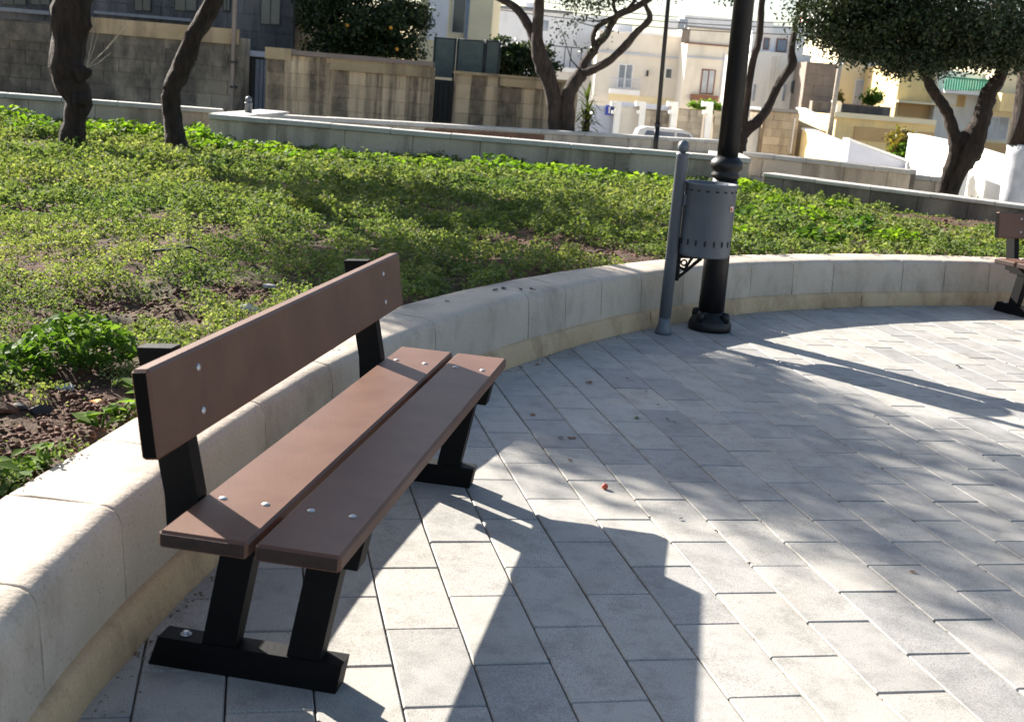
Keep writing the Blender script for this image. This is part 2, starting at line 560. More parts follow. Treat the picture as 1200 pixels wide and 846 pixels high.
def fast_mesh(name, V, F, mat, smooth=False):
    """V (n,3), F (m,k) arrays"""
    me = bpy.data.meshes.new(name)
    V = np.ascontiguousarray(V, dtype=np.float32); F = np.ascontiguousarray(F, dtype=np.int32)
    me.vertices.add(len(V)); me.vertices.foreach_set('co', V.ravel())
    k = F.shape[1]
    me.loops.add(F.size); me.loops.foreach_set('vertex_index', F.ravel())
    me.polygons.add(len(F))
    me.polygons.foreach_set('loop_start', np.arange(0, F.size, k, dtype=np.int32))
    if smooth:
        me.polygons.foreach_set('use_smooth', np.ones(len(F), dtype=bool))
    me.update(calc_edges=True)
    me.materials.append(MT[mat])
    return me


def leaf_mesh(name, C, size, mat, up=0.3, aspect=0.62, fold=0.18, rng=RNG, nrm=None):
    """one folded kite (two triangles) for each centre; up = how level the leaves lie"""
    n = len(C)
    size = np.broadcast_to(size, (n,)) * (0.65 + 0.7 * rng.random(n))
    nn = rng.normal(size=(n, 3)); nn /= np.linalg.norm(nn, axis=1)[:, None]
    if nrm is None:
        nrm = np.array([0, 0, 1.0])
    nn = nn * (1 - up) + nrm * up * 1.4
    nn /= np.linalg.norm(nn, axis=1)[:, None]
    a = rng.normal(size=(n, 3)); a -= nn * (a * nn).sum(1)[:, None]; a /= np.linalg.norm(a, axis=1)[:, None]
    b = np.cross(nn, a)
    L = size[:, None]
    base = C - a * L * 0.5
    tip = C + a * L * 0.5
    s1 = C + b * L * aspect * 0.5 + nn * L * fold - a * L * 0.05
    s2 = C - b * L * aspect * 0.5 + nn * L * fold - a * L * 0.05
    V = np.stack([base, s1, tip, s2], 1).reshape(-1, 3)
    i = np.arange(n)[:, None] * 4
    F = np.concatenate([i + [0, 2, 1], i + [0, 3, 2]], 0)
    F = F.reshape(2, n, 3).transpose(1, 0, 2).reshape(-1, 3)
    return fast_mesh(name, V, F, mat)


# ================================================================== SETTING
CX, CY, RW = 6.762, -2.261, 7.59           # the round plaza: centre and radius at the foot of its wall


def arc(a):                                  # arc length (m) on the wall foot -> angle
    return a / RW


def polar(r, th, z=0.0):
    return np.array([CX + r * math.cos(th), CY + r * math.sin(th), z])


# ---- ground: one big sheet that falls away to the street behind
def ground_z(x, y):
    d = (np.asarray(x) - CAM[0]) * HF[0] + (np.asarray(y) - CAM[1]) * HF[1]
    s = np.clip((d - 20) / 32, 0, 1)
    s = s * s * (3 - 2 * s)
    return -0.09 - 1.75 * s


gx = np.concatenate([np.linspace(-500, -45, 12), np.linspace(-40, 60, 51), np.linspace(65, 500, 12)])
gy = np.concatenate([np.linspace(-300, -25, 8), np.linspace(-20, 80, 51), np.linspace(90, 700, 12)])
XX, YY = np.meshgrid(gx, gy, indexing='ij')
V = np.stack([XX, YY, ground_z(XX, YY)], -1).reshape(-1, 3)
ii, jj = np.meshgrid(np.arange(len(gx) - 1), np.arange(len(gy) - 1), indexing='ij')
q0 = (ii * len(gy) + jj).ravel()
F = np.stack([q0, q0 + len(gy), q0 + len(gy) + 1, q0 + 1], 1)
tag(add_obj('ground', fast_mesh('ground', V, F, 'paleground', True)), kind='structure')

# ---- paving: bedding sheet with the pavers as its pieces
bed_prof = [(CX, CY, -0.012)] + [tuple(polar(RW + 0.2, R(a), -0.012)) for a in range(0, 360, 4)]
mb = MB().add(bed_prof, [(0, i, i % 90 + 1) for i in range(1, 91)])
paving = mb.build('plaza_paving', 'sand')
tag(paving, kind='structure')
PW, PL, JG = 0.1996, 0.400, 0.0045


def paver_mesh(name):
    m = MB().box(-PW / 2 + JG / 2, PW / 2 - JG / 2, -PL / 2 + JG / 2, PL / 2 - JG / 2, -0.05, 0.0, 0.0035).mesh(name)
    m.materials.append(MT['paver'])
    return m


def size_px(x, y):
    p = np.array([x, y, 0.0]) - CAM
    dz = p @ FWD
    if dz < 0.3:
        return -1
    u = 600 + FPX * (p @ RIGHT) / dz; v = 423 + FPX * (p @ DOWN) / dz
    if u < -90 or u > 1290 or v > 960 or v < 0:
        return -1
    return FPX / dz


pav = []
for k in range(-12, 75):
    for j in range(-40, 22):
        s = j + (0.5 if k % 2 else 0.0)
        x = (k + 0.5) * PW
        y = -(s - 0.5) * PL
        rr = math.hypot(x - CX, y - CY)
        if rr > RW + 0.24:
            continue
        pav.append((size_px(x, y), x, y))
pav.sort(reverse=True)
pm = paver_mesh('paver')
rest = []
for n, (sz, x, y) in enumerate(pav):
    if n < 300 and sz > 0:
        o = add_obj('paver', pm, paving, (x, y, random.uniform(-0.0016, 0.0012)))
        o.rotation_euler = (random.gauss(0, 0.0022), random.gauss(0, 0.003), random.gauss(0, 0.002))
    else:
        rest.append((x, y))
bv, bf = chamfer(-PW / 2 + JG / 2, PW / 2 - JG / 2, -PL / 2 + JG / 2, PL / 2 - JG / 2, -0.05, 0.0, 0.0035)
m = MB()
for x, y in rest:
    dz = random.uniform(-0.0016, 0.0012); tx = random.gauss(0, 0.002); ty = random.gauss(0, 0.003)
    m.add([(q[0] + x, q[1] + y, q[2] + dz + q[1] * tx + q[0] * ty) for q in bv], bf)
tag(m.build('pavers', 'paver', paving), kind='stuff')


# ---- planting bed behind the round wall
BED = [(-12, -8), (-12, 16.95), (-1.15, 16.62), (-1.1, 14.72), (6.70, 13.30), (6.30, 11.60), (8.35, 8.65), (11.6, 4.1), (16, 1.0), (16, -8)]


def in_bed(x, y):
    ins = np.zeros(np.shape(x), bool)
    n = len(BED)
    for i in range(n):
        x1, y1 = BED[i]; x2, y2 = BED[(i + 1) % n]
        cond = (y1 > y) != (y2 > y)
        xc = (x2 - x1) * (y - y1) / ((y2 - y1) if y2 != y1 else 1e-9) + x1
        ins ^= cond & (x < xc)
    r = np.hypot(x - CX, y - CY)
    return ins & (r > RW + 0.2)


def bed_z(x, y):
    r = np.hypot(x - CX, y - CY) - RW
    z = 0.30 + 0.02 * np.clip((r - 0.4) / 2, 0, 1) - 0.07 * np.clip((r - 2.5) / 3.5, 0, 1)
    z = z + 0.05 * (vn(x, y, 0.6, 1) - 0.5) + 0.05 * (vn(x, y, 2.3, 2) - 0.5) * np.clip((r - 0.3) / 1.0, 0.15, 1)
    z = z + 0.05 * (vn(x, y, 7, 3) - 0.5) + 0.03 * (vn(x, y, 20, 4) - 0.5)
    return np.where(r < 0.42, np.minimum(z, 0.328), z)


rs = [RW + 0.2]
while rs[-1] < 24:
    d = rs[-1] - RW
    rs.append(rs[-1] + 0.028 + 0.006 * d)
rs = np.array(rs)
ths = np.radians(np.arange(48, 202, 0.26))
RR, TT = np.meshgrid(rs, ths, indexing='ij')
XX = CX + RR * np.cos(TT); YY = CY + RR * np.sin(TT)
V = np.stack([XX, YY, bed_z(XX, YY)], -1).reshape(-1, 3)
ii, jj = np.meshgrid(np.arange(len(rs) - 1), np.arange(len(ths) - 1), indexing='ij')
q0 = (ii * len(ths) + jj).ravel()
F = np.stack([q0, q0 + len(ths), q0 + len(ths) + 1, q0 + 1], 1)
cx_ = V[F].mean(1)
F = F[in_bed(cx_[:, 0], cx_[:, 1])]
used = np.unique(F); remap = np.zeros(len(V), int); remap[used] = np.arange(len(used))
tag(add_obj('planting_bed', fast_mesh('planting_bed', V[used], remap[F], 'soil', True)), kind='structure')

# ---- the round planter wall: plinth course and blocks
wall = empty('planter_wall', polar(RW, R(150)))
tag(wall, 'low curved pale concrete wall running behind both benches and the bin', 'wall')
WO = np.array(wall.location)
PROF = [(0.045, 0.02), (0.034, 0.112), (0.038, 0.19), (0.043, 0.262), (0.047, 0.300), (0.053, 0.322), (0.064, 0.337), (0.082, 0.3455), (0.108, 0.3490),
        (0.18, 0.351), (0.27, 0.353), (0.325, 0.351), (0.335, 0.341), (0.335, 0.05)]
_OA = [85, 100, 107, 113, 119, 125, 131, 137, 143, 150, 157, 163, 166, 169, 176, 200]
_OV = [-.03, -.03, -.01, .015, .045, .02, 0, -.03, -.035, -.04, -.035, -.022, .005, .02, .03, .03]


def wall_off(th):                            # the wall is not a perfect circle
    return float(np.interp(math.degrees(th), _OA, _OV))


def sweep_block(a0, a1, prof, step=0.06, gap=0.0022, inset=0.0015, amp=0.0022, seed=0, closed=True):
    th0, th1 = arc(a0 + gap), arc(a1 - gap)
    n = max(2, int((a1 - a0) / step))
    ts = [th0] + [th0 + (th1 - th0) * q for q in ([0.005, 0.02] + [i / n for i in range(1, n)] + [0.98, 0.995])] + [th1]
    m = MB(); vs = []
    k = len(prof)
    zc = 0.2; dc = 0.2
    for i, t in enumerate(ts):
        end = i in (0, len(ts) - 1)
        for j, (d, z) in enumerate(prof):
            dd, zz = d, z
            if end:
                dd = d + inset * (1 if d < dc else -1); zz = z - inset * (1 if z > zc else 0)
            nz = amp * (2 * float(vn(t * RW * 1.0, j * 0.7, 4.0, seed)) - 1)
            vs.append(polar(RW + wall_off(t) + dd + (nz if d < 0.1 else 0), t, zz + (nz if z > 0.33 else 0)) - WO)
    fs = []
    for i in range(len(ts) - 1):
        for j in range(k if closed else k - 1):
            j2 = (j + 1) % k
            fs.append((i * k + j, i * k + j2, (i + 1) * k + j2, (i + 1) * k + j))
    m.add(vs, fs, True)
    b = (len(ts) - 1) * k
    m.f += [tuple(reversed(range(k))), tuple(b + j for j in range(k))]
    m.sm += [False, False]
    return m


joints = [25.3, 24.85, 24.36, 23.9, 23.42, 22.95, 22.483, 22.012, 21.55, 21.0, 20.40, 19.362, 18.35, 17.925, 17.502, 17.04, 16.556, 16.16, 15.766, 15.32, 14.897,
          14.167, 13.73, 13.27, 12.8, 12.3, 11.4, 10.95, 10.5, 10.0, 9.5, 9.0]
for i in range(len(joints) - 1):
    b = sweep_block(joints[i + 1], joints[i], PROF, seed=i).build('block', 'kerb', wall)
PLINTH = [(-0.012, -0.05), (-0.004, 0.02), (0.004, 0.075), (0.012, 0.098), (0.028, 0.106), (0.042, 0.109), (0.37, 0.10), (0.37, -0.05)]
pe = [25.3, 23.1, 21.2, 19.0, 16.95, 14.6, 12.4, 9.0]
for i in range(len(pe) - 1):
    sweep_block(pe[i + 1], pe[i], PLINTH, 0.05, 0.0015, 0.003, 0.009, seed=40 + i).build('plinth', 'toe', wall)


# ---- straight low walls behind the bed
def low_wall(name, label, p0, p1, ztop, zbot, thick, body, cope, overhang=0.04, cope_h=0.07, n_cope=8, course=3, inner=None, group=None):
    p0 = np.array([p0[0], p0[1], 0.0]); p1 = np.array([p1[0], p1[1], 0.0])
    L = np.linalg.norm(p1 - p0)
    o = empty(name, (p0[0], p0[1], zbot), math.atan2(p1[1] - p0[1], p1[0] - p0[0]))
    tag(o, label, 'wall', group)
    H = ztop - zbot
    MB().box(0.0, L, 0.012, thick, 0, H - cope_h).build('core', 'mortar', o)
    if course:
        hc = (H - cope_h) / course
        nb = max(2, int(L / (0.62 if course > 1 else 0.95)))
        w = L / nb
        me = MB().box(0.003, w - 0.003, 0.0, 0.10, 0.003, hc - 0.003, 0.006).mesh('stone'); me.materials.append(MT[body])
        mh = MB().box(0.003, w / 2 - 0.003, 0.0, 0.10, 0.003, hc - 0.003, 0.006).mesh('stone'); mh.materials.append(MT[body])
        for c in range(course):
            if c % 2 == 0:
                for i in range(nb):
                    add_obj('stone', me, o, (i * w, random.uniform(-0.003, 0.003), c * hc))
            else:
                add_obj('stone', mh, o, (0, 0, c * hc)); add_obj('stone', mh, o, (L - w / 2, 0, c * hc))
                for i in range(nb - 1):
                    add_obj('stone', me, o, ((i + 0.5) * w, random.uniform(-0.003, 0.003), c * hc))
    wc = L / n_cope
    mc = MB().box(0.002, wc - 0.002, -overhang, thick + overhang, H - cope_h, H, 0.008).mesh('coping_slab'); mc.materials.append(MT[cope])
    for i in range(n_cope):
        add_obj('coping_slab', mc, o, (i * wc, 0, random.uniform(-0.003, 0.003)))
    return o


A = G(245, 133.5, 0.68); B = G(879, 186, 0.68)
AB0 = (B - A) / np.linalg.norm(B - A)
low_wall('terrace_wall', 'long low tan stone wall with bright coping along the back of the planted bed', A, B, 0.68, 0.15, 0.30, 'lowwall', 'coping', n_cope=9, course=1)
L0 = G(-130, 99.5, 0.68); L1 = G(262, 128.5, 0.68)
low_wall('terrace_wall', 'low grey coped wall behind the two leaning tree trunks at the left', L0, L1, 0.68, 0.15, 0.30, 'lowwall', 'coping', n_cope=6, course=1)
# far side of the terrace
B0 = G(322, 133.0, 0.66); B1 = G(866, 168, 0.60)
w = low_wall('terrace_wall', 'second low wall with grey coping beyond the bright coped wall', B0, B1, 0.64, 0.0, 0.30, 'lowwall', 'coping', n_cope=10)
# end return of the front wall, running back
E0 = A + np.array([0.02, 0.36, 0]); E1 = A + np.array([0.75, 3.4, 0])
low_wall('terrace_wall', 'short white coped wall end running back beside the small grey bollard', (E1[0], E1[1]), (E0[0], E0[1]), 0.675, 0.1, 0.42, 'lowwall', 'coping', n_cope=4, course=2)
low_wall('terrace_wall', 'wall corner with wide cap just behind the thick lamp post', B - AB0 * 0.02 + np.array([0.0, 0.0, 0]), B + HF * 1.6 + HR * 0.1, 0.683, 0.1, 0.42, 'lowwall', 'coping', n_cope=2, course=3)
# path between
tp = MB().add([(A[0] + .9, A[1] + .4, 0.30), (B[0] + .2, B[1] + .35, 0.30), (B1[0], B1[1], 0.30), (B0[0], B0[1], 0.30)], [(0, 1, 2, 3)]).build('terrace_path', 'concrete_path')
tag(tp, kind='structure')
# brown painted strip on the far terrace wall
q0 = P(515, 150.5, depth(B0) + 0.9)
bp = MB()
d = (B1 - B0); d[2] = 0; d /= np.linalg.norm(d)
s0 = B0 + d * 2.9; s1 = B0 + d * 5.6
nrm = np.array([d[1], -d[0], 0])
bp.box(0, float(np.linalg.norm(s1 - s0)), -0.035, -0.008, 0.0, 0.25, 0.004)
o = bp.build('painted_panel', 'brownpaint', None, (s0[0], s0[1], 0.30), math.atan2(d[1], d[0]))
tag(o, 'long brown painted strip low on the second coped wall', 'panel')

# right hand walls
D0 = G(884, 199, 0.60); D1 = G(1290, 258, 0.50)
low_wall('bed_wall', 'dark stained low wall edging the bed behind the right hand tree', (6.25, 11.75), (9.85, 6.65), 0.56, 0.1, 0.25, 'darkwall', 'coping', n_cope=8, course=2, overhang=0.02, cope_h=0.05)
R0 = G(872, 178, 0.68); R1 = G(1068, 199, 0.68)
low_wall('ramp_wall', 'plain tan low wall with grey coping above the dark bed wall', R0, R1, 0.68, 0.0, 0.25, 'lowwall', 'coping', n_cope=5, course=2)
S0 = G(1068, 206, 0.62); S1 = G(1150, 213, 0.62)
low_wall('ramp_wall', 'short tan wall piece left of the right hand tree trunk', S0 + HF * 1.2, S1 + HF * 1.2, 0.58, 0.0, 0.25, 'lowwall', 'coping', n_cope=3, course=2)


# ================================================================== OBJECTS
# ---- bench
def make_bench(label):
    """local x = towards the front, local y = along the bench, origin on the ground at the front of the near foot"""
    o = empty('park_bench')
    tag(o, label, 'bench', 'benches along the round wall')
    TH = 0.062
    for y0 in (0.0, 1.535):
        fr = MB()
        fr.prism([(-0.465, 0.0), (0.0, 0.0), (0.012, 0.074), (-0.442, 0.074)], y0 + TH, y0)
        foot = fr.build('foot', 'black', o)
        for bx in (-0.385, -0.085):
            MB().lathe([(0.014, 0.0), (0.014, 0.002), (0.008, 0.0025), (0.008, 0.008), (0.005, 0.009)], (bx, y0 + TH / 2, 0.0745), 10).build('bolt', 'steel', foot)
        for x0 in (-0.333, -0.124):
            MB().prism([(x0, 0.0745), (x0 + 0.081, 0.0745), (x0 + 0.081 + 0.040, 0.312), (x0 + 0.040, 0.312)], y0 + TH - 0.004, y0 + 0.004).build('leg', 'black', o)
        MB().prism([(-0.372, 0.3125), (0.036, 0.3125), (0.05, 0.389), (-0.372, 0.389)], y0 + TH, y0).build('seat_bearer', 'black', o)
        # leaning upright carrying the back board
        MB().prism([(-0.425, 0.330), (-0.3525, 0.330), (-0.3525, 0.430), (-0.4245, 0.776), (-0.507, 0.768), (-0.434, 0.430)], y0 + TH - 0.006, y0 + 0.006).build('upright', 'black', o)
    for x0, x1 in ((-0.350, -0.150), (-0.134, 0.055)):
        pl = MB().box(x0, x1, -0.2, 1.8, 0.3895, 0.4285, 0.0065).build('seat_plank', 'plank', o)
        for ya, yb_ in ((-0.2022, -0.2001), (1.8001, 1.8022)):
            MB().box(x0 + 0.006, x1 - 0.006, ya, yb_, 0.3955, 0.4225).build('end_face', 'plankend', pl)
        w = x1 - x0
        for yb in (0.031, 1.566):
            for xb in (x0 + w * 0.24, x0 + w * 0.76):
                MB().lathe([(0.0095, 0.0), (0.0088, 0.002), (0.006, 0.004), (0.002, 0.0046)], (xb, yb, 0.4286), 12).build('bolt', 'steel', pl)
    # back board, leaning 8 degrees
    la = math.atan2(0.0285, 0.194)
    bd = MB().box(-0.021, 0.021, -0.2, 1.8, -0.098, 0.098, 0.007)
    bo = bd.build('backrest_board', 'plank', o)
    for ya, yb_ in ((-0.2022, -0.2001), (1.8001, 1.8022)):
        MB().box(-0.0148, 0.0148, ya, yb_, -0.0918, 0.0918).build('end_face', 'plankblack', bo)
    bo.location = (-0.3835, 0, 0.678)
    bo.rotation_euler = (0, -la, 0)
    for yb in (0.031, 1.566):
        for zb in (-0.048, 0.052):
            b = MB().lathe([(0.0095, 0.0), (0.0088, 0.002), (0.006, 0.004), (0.002, 0.0046)], (0, 0, 0), 12).build('bolt', 'steel', bo)
            b.location = (0.0211, yb, zb); b.rotation_euler = (0, R(90), 0)
    return o


def copy_tree(o, parent=None):
    c = o.copy(); COL.objects.link(c); c.parent = parent
    for ch in o.children:
        copy_tree(ch, c)
    return c


bench = make_bench('brown plank bench with black steel frame in the foreground')
BAX = R(68.6)
bench.location = (-0.15023, -0.73004, 0.0)
bench.rotation_euler = (0, 0, BAX - math.pi / 2)
bench2 = copy_tree(bench)
tag(bench2, 'brown plank bench cut off by the right edge beside the curved wall')
b2a = R(12.5)
rear = G(1163, 363)
pdir = np.array([math.sin(b2a), -math.cos(b2a), 0])
bench2.location = list(rear + pdir * 0.47)
bench2.rotation_euler = (0, 0, b2a - math.pi / 2)

# ---- lamp posts
def lamp(name, label, base, height, s=1.0, group='lamp posts'):
    o = empty(name, base)
    tag(o, label, 'lamp post', group)
    MB().lathe([(0.135 * s, 0), (0.138 * s, 0.02 * s), (0.135 * s, 0.05 * s), (0.118 * s, 0.08 * s), (0.088 * s, 0.095 * s), (0.083 * s, 0.12 * s)], sides=28).build('base', 'lampblack', o)
    for k in range(4):
        th = R(35 + 90 * k)
        MB().lathe([(0.026 * s, 0), (0.027 * s, 0.04 * s), (0.02 * s, 0.058 * s), (0.006 * s, 0.064 * s)], (0.112 * s * math.cos(th), 0.112 * s * math.sin(th), 0.062 * s), 12).build('bolt_cap', 'lampblack', o)
    MB().lathe([(0.0825 * s, 0.12 * s), (0.077 * s, 0.960 * s)], sides=28).build('shaft', 'lampblack', o)
    MB().lathe([(0.0775 * s, 0.960 * s), (0.088 * s, 0.968 * s), (0.090 * s, 0.982 * s), (0.080 * s, 0.996 * s), (0.082 * s, 1.005 * s), (0.098 * s, 1.022 * s), (0.102 * s, 1.045 * s), (0.096 * s, 1.065 * s), (0.080 * s, 1.080 * s), (0.0655 * s, 1.095 * s)], sides=28).build('collar', 'lampblack', o)
    MB().lathe([(0.065 * s, 1.095 * s), (0.055 * s, height)], sides=24).build('shaft', 'lampblack', o)
    lan = MB().lathe([(0.06, height), (0.16, height + 0.06), (0.2, height + 0.45), (0.24, height + 0.47), (0.05, height + 0.68), (0.02, height + 0.75)], sides=8, smooth=False).build('lantern', 'lampblack', o)
    return o


LB = G(831, 386)
LBASE = LB + np.array([0.0, 0.0, 0.0])
lampo = lamp('lamp_post', 'thick black lamp post with round base standing behind the grey bin', LBASE, 4.2)
lampo.rotation_euler = (R(-0.3), R(-0.75), 0)
l2 = P(769, 168, depth(G(769, 166, 0.55)) - 2.6)
lamp('lamp_post', 'thin black lamp post rising behind the far terrace coping', (l2[0], l2[1], 0.30), 4.6, 0.62).rotation_euler = (0, R(-1.2), 0)

# ---- litter bin on its post
pb = G(777, 391)
binr = empty('litter_bin', pb)
tag(binr, 'grey metal litter bin hung on a round post in front of the lamp post', 'litter bin')
vdir = LBASE - pb; ang = math.atan2(-0.25, 1.0)
MB().lathe([(0.052, 0.0), (0.050, 0.02), (0.038, 0.06), (0.0365, 0.10)], sides=20).build('post_foot', 'bingrey', binr)
MB().lathe([(0.0365, 0.10), (0.0365, 1.085), (0.038, 1.09), (0.038, 1.098), (0.026, 1.104)], sides=20).build('post', 'bingrey', binr)
MB().lathe([(0.012, 1.104), (0.026, 1.112), (0.033, 1.128), (0.034, 1.145), (0.027, 1.165), (0.012, 1.178), (0.002, 1.18)], sides=20).build('finial', 'bingrey', binr)
dirb = HR * 1.0 + HF * 0.18; dirb /= np.linalg.norm(dirb)
rb = 0.158
bc = dirb * (0.0365 + 0.004 + rb)
HB0, HB1 = 0.497, 0.925
body = MB()
sides = 36
body.lathe([(rb * 0.94, HB0), (rb, HB0 + 0.015), (rb, HB1), (rb + 0.006, HB1 + 0.004), (rb + 0.006, HB1 + 0.014), (rb - 0.006, HB1 + 0.014), (rb - 0.008, HB0 + 0.03), (0.01, HB0 + 0.028)], (bc[0], bc[1], 0), sides)
bodyo = body.build('bin_body', 'bingrey', binr)
for k in range(18):
    th = 2 * math.pi * (k + 0.5) / 18
    c = bc + np.array([math.cos(th), math.sin(th), 0]) * (rb + 0.0005)
    sl = MB()
    pts = [(0.0062 * math.cos(q), 0.019 * math.sin(q)) for q in np.linspace(0, 2 * math.pi, 13)[:-1]]
    sl.prism(pts, -0.002, 0.002)
    sl.build('slot', 'bindark', bodyo, (c[0], c[1], HB0 + 0.088), th - math.pi / 2 + math.pi)
for k in range(18):
    th = 2 * math.pi * (k + 0.2) / 18
    c = bc + np.array([math.cos(th), math.sin(th), 0]) * (rb + 0.0005)
    sl = MB()
    pts = [(0.0125 * math.cos(q), 0.0048 * math.sin(q)) for q in np.linspace(0, 2 * math.pi, 13)[:-1]]
    sl.prism(pts, -0.002, 0.002)
    sl.build('slot', 'bindark', bodyo, (c[0], c[1], HB1 - 0.03), th - math.pi / 2 + math.pi)
# sticker on the right shoulder of the bin
sth = math.atan2(-HF[1] * 0.62 + HR[1] * 0.78, -HF[0] * 0.62 + HR[0] * 0.78)
c = bc + np.array([math.cos(sth), math.sin(sth), 0]) * (rb + 0.001)
st = MB().box(-0.02, 0.02, -0.0012, 0.0012, -0.016, 0.016).build('sticker', 'sticker', bodyo, (c[0], c[1], HB1 - 0.125), sth + math.pi / 2)
MB().box(-0.016, 0.004, -0.0022, -0.0013, -0.012, 0.006).build('printed_mark', 'stickerred', st)
# bracket: plate with round holes under the bin (built as a bent frame of bars)
br = empty('bracket_pivot')
bpy.data.objects.remove(br)
ba = math.atan2(dirb[1], dirb[0])


def bar2(m, x0, z0, x1, z1, w, t=0.012):
    d = np.array([x1 - x0, z1 - z0]); L = np.linalg.norm(d); d /= L; n = np.array([-d[1], d[0]]) * w / 2
    m.prism([(x0 + n[0], z0 + n[1]), (x1 + n[0], z1 + n[1]), (x1 - n[0], z1 - n[1]), (x0 - n[0], z0 - n[1])], -t / 2, t / 2)


bk = MB()
bk.prism([(0.036, 0.335), (0.058, 0.335), (0.058, 0.60), (0.036, 0.60)], -0.012, 0.012)
bar2(bk, 0.05, 0.3515, 0.19, 0.48, 0.020)
bk.prism([(0.05, 0.474), (0.26, 0.478), (0.26, 0.4965), (0.05, 0.4965)], -0.011, 0.011)
bar2(bk, 0.055, 0.418, 0.10, 0.400, 0.017, 0.010)
bar2(bk, 0.088, 0.40, 0.135, 0.486, 0.016, 0.010)
ring = [(0.083 + 0.017 * math.cos(q), 0.0, 0.447 + 0.017 * math.sin(q)) for q in np.linspace(0, 6.2832, 15)]
bk.tube(ring, 0.006, 6, False)
bk.build('bracket', 'black', binr, (0, 0, 0), ba)
cl = MB().prism([(0.03, 0.80), (0.05, 0.80), (0.05, 0.86), (0.03, 0.86)], -0.03, 0.03).build('clamp', 'bingrey', binr, (0, 0, 0), ba)
binr.rotation_euler = (0, R(-0.2), 0)

# ---- small bollard at the head of the terrace wall
bl = P(291, 136, depth(A) + 1.6)
bo = empty('bollard', (bl[0], bl[1], 0.30))
tag(bo, 'small grey bollard at the left end of the bright coped wall', 'bollard')
zt = P(291, 113, depth(bl))[2] - 0.30
MB().lathe([(0.055, 0), (0.055, zt - 0.12), (0.062, zt - 0.115), (0.062, zt - 0.095), (0.048, zt - 0.09)], sides=16).build('shaft', 'bingrey', bo)
MB().lathe([(0.03, zt - 0.09), (0.052, zt - 0.06), (0.045, zt - 0.02), (0.01, zt)], sides=16).build('finial', 'bingrey', bo)

# ---- parked car on the street behind
car_d = 47.0
cc = P(792, 160, car_d)
gz = float(ground_z(cc[0], cc[1]))
roof_z = P(782, 150.5, car_d)[2]
hs = (roof_z - gz) / 1.47
car = empty('parked_car', (cc[0], cc[1], gz), FACE)
tag(car, 'silvery white hatchback parked beyond the terrace wall', 'car')
prof = [(-2.0, 0.28), (2.0, 0.28), (2.05, 0.55), (1.98, 0.78), (1.05, 0.92), (-1.6, 0.94), (-2.02, 0.85), (-2.05, 0.5)]
MB().prism([(x, z * hs) for x, z in prof], 0.85, -0.85).build('body', 'carwhite', car)
cab = [(1.10, 0.921), (0.45, 1.40), (0.20, 1.465), (-1.25, 1.47), (-1.50, 1.40), (-1.75, 0.941)]
MB().prism([(x, z * hs) for x, z in cab], 0.72, -0.72).build('cabin', 'carwhite', car)
for wq in ([(0.98, 0.95), (0.42, 1.36), (-0.05, 1.38), (-0.05, 0.95)], [(-0.15, 0.95), (-0.15, 1.38), (-1.2, 1.38), (-1.52, 0.95)]):
    MB().prism([(x, z * hs) for x, z in wq], -0.728, -0.7205).build('side_window', 'glassblue', car)
MB().add([(1.10, -.62, .96 * hs), (1.10, .62, .96 * hs), (0.49, .58, 1.39 * hs), (0.49, -.58, 1.39 * hs)], [(0, 1, 2, 3)]).build('windscreen', 'glassblue', car, (0.02, 0, 0.01))
for x in (-1.25, 1.3):
    for y in (-0.78, 0.78):
        wh = MB().tube([(x, y - 0.1, 0.31), (x, y + 0.1, 0.31)], 0.31, 20).build('wheel', 'tyre', car)
        MB().tube([(x, y - 0.11, 0.31), (x, y + 0.11, 0.31)], 0.19, 14).build('rim', 'steel', wh)
for y in (-0.6, 0.6):
    MB().box(1.97, 2.04, y - 0.2, y + 0.2, 0.6, 0.74, 0.01).build('headlight', 'glassgrey', car)


# ---- trees
def wpath(pix, D, dd=None):
    """pixels with widths -> limb path and radii at depth D (+ offsets)"""
    pts = []; rad = []
    for i, (u, v, w) in enumerate(pix):
        q = D + (dd[i] if dd else 0)
        pts.append(P(u, v, q)); rad.append(w * q / FPX / 2)
    return pts, rad


def smooth_path(pts, rad, k=5):
    pts = np.array(pts); rad = np.array(rad)
    n = len(pts)
    op = []; orr = []
    for i in range(n - 1):
        p0 = pts[max(i - 1, 0)]; p1 = pts[i]; p2 = pts[i + 1]; p3 = pts[min(i + 2, n - 1)]
        for s in range(k):
            t = s / k
            op.append(0.5 * ((2 * p1) + (-p0 + p2) * t + (2 * p0 - 5 * p1 + 4 * p2 - p3) * t * t + (-p0 + 3 * p1 - 3 * p2 + p3) * t ** 3))
            orr.append(rad[i] * (1 - t) + rad[i + 1] * t)
    op.append(pts[-1]); orr.append(rad[-1])
    return op, orr


def crown_points(centres, n, spread, rng, flat=0.7):
    c = np.asarray(centres)
    i = rng.integers(0, len(c), n)
    return c[i] + rng.normal(size=(n, 3)) * np.array([spread, spread, spread * flat])


def ellipsoid_clusters(c, r, n, rng, lo=0.45):
    d = rng.normal(size=(n, 3)); d /= np.linalg.norm(d, axis=1)[:, None]
    q = lo + (1 - lo) * rng.random(n) ** 0.6
    return np.asarray(c) + d * q[:, None] * np.asarray(r)


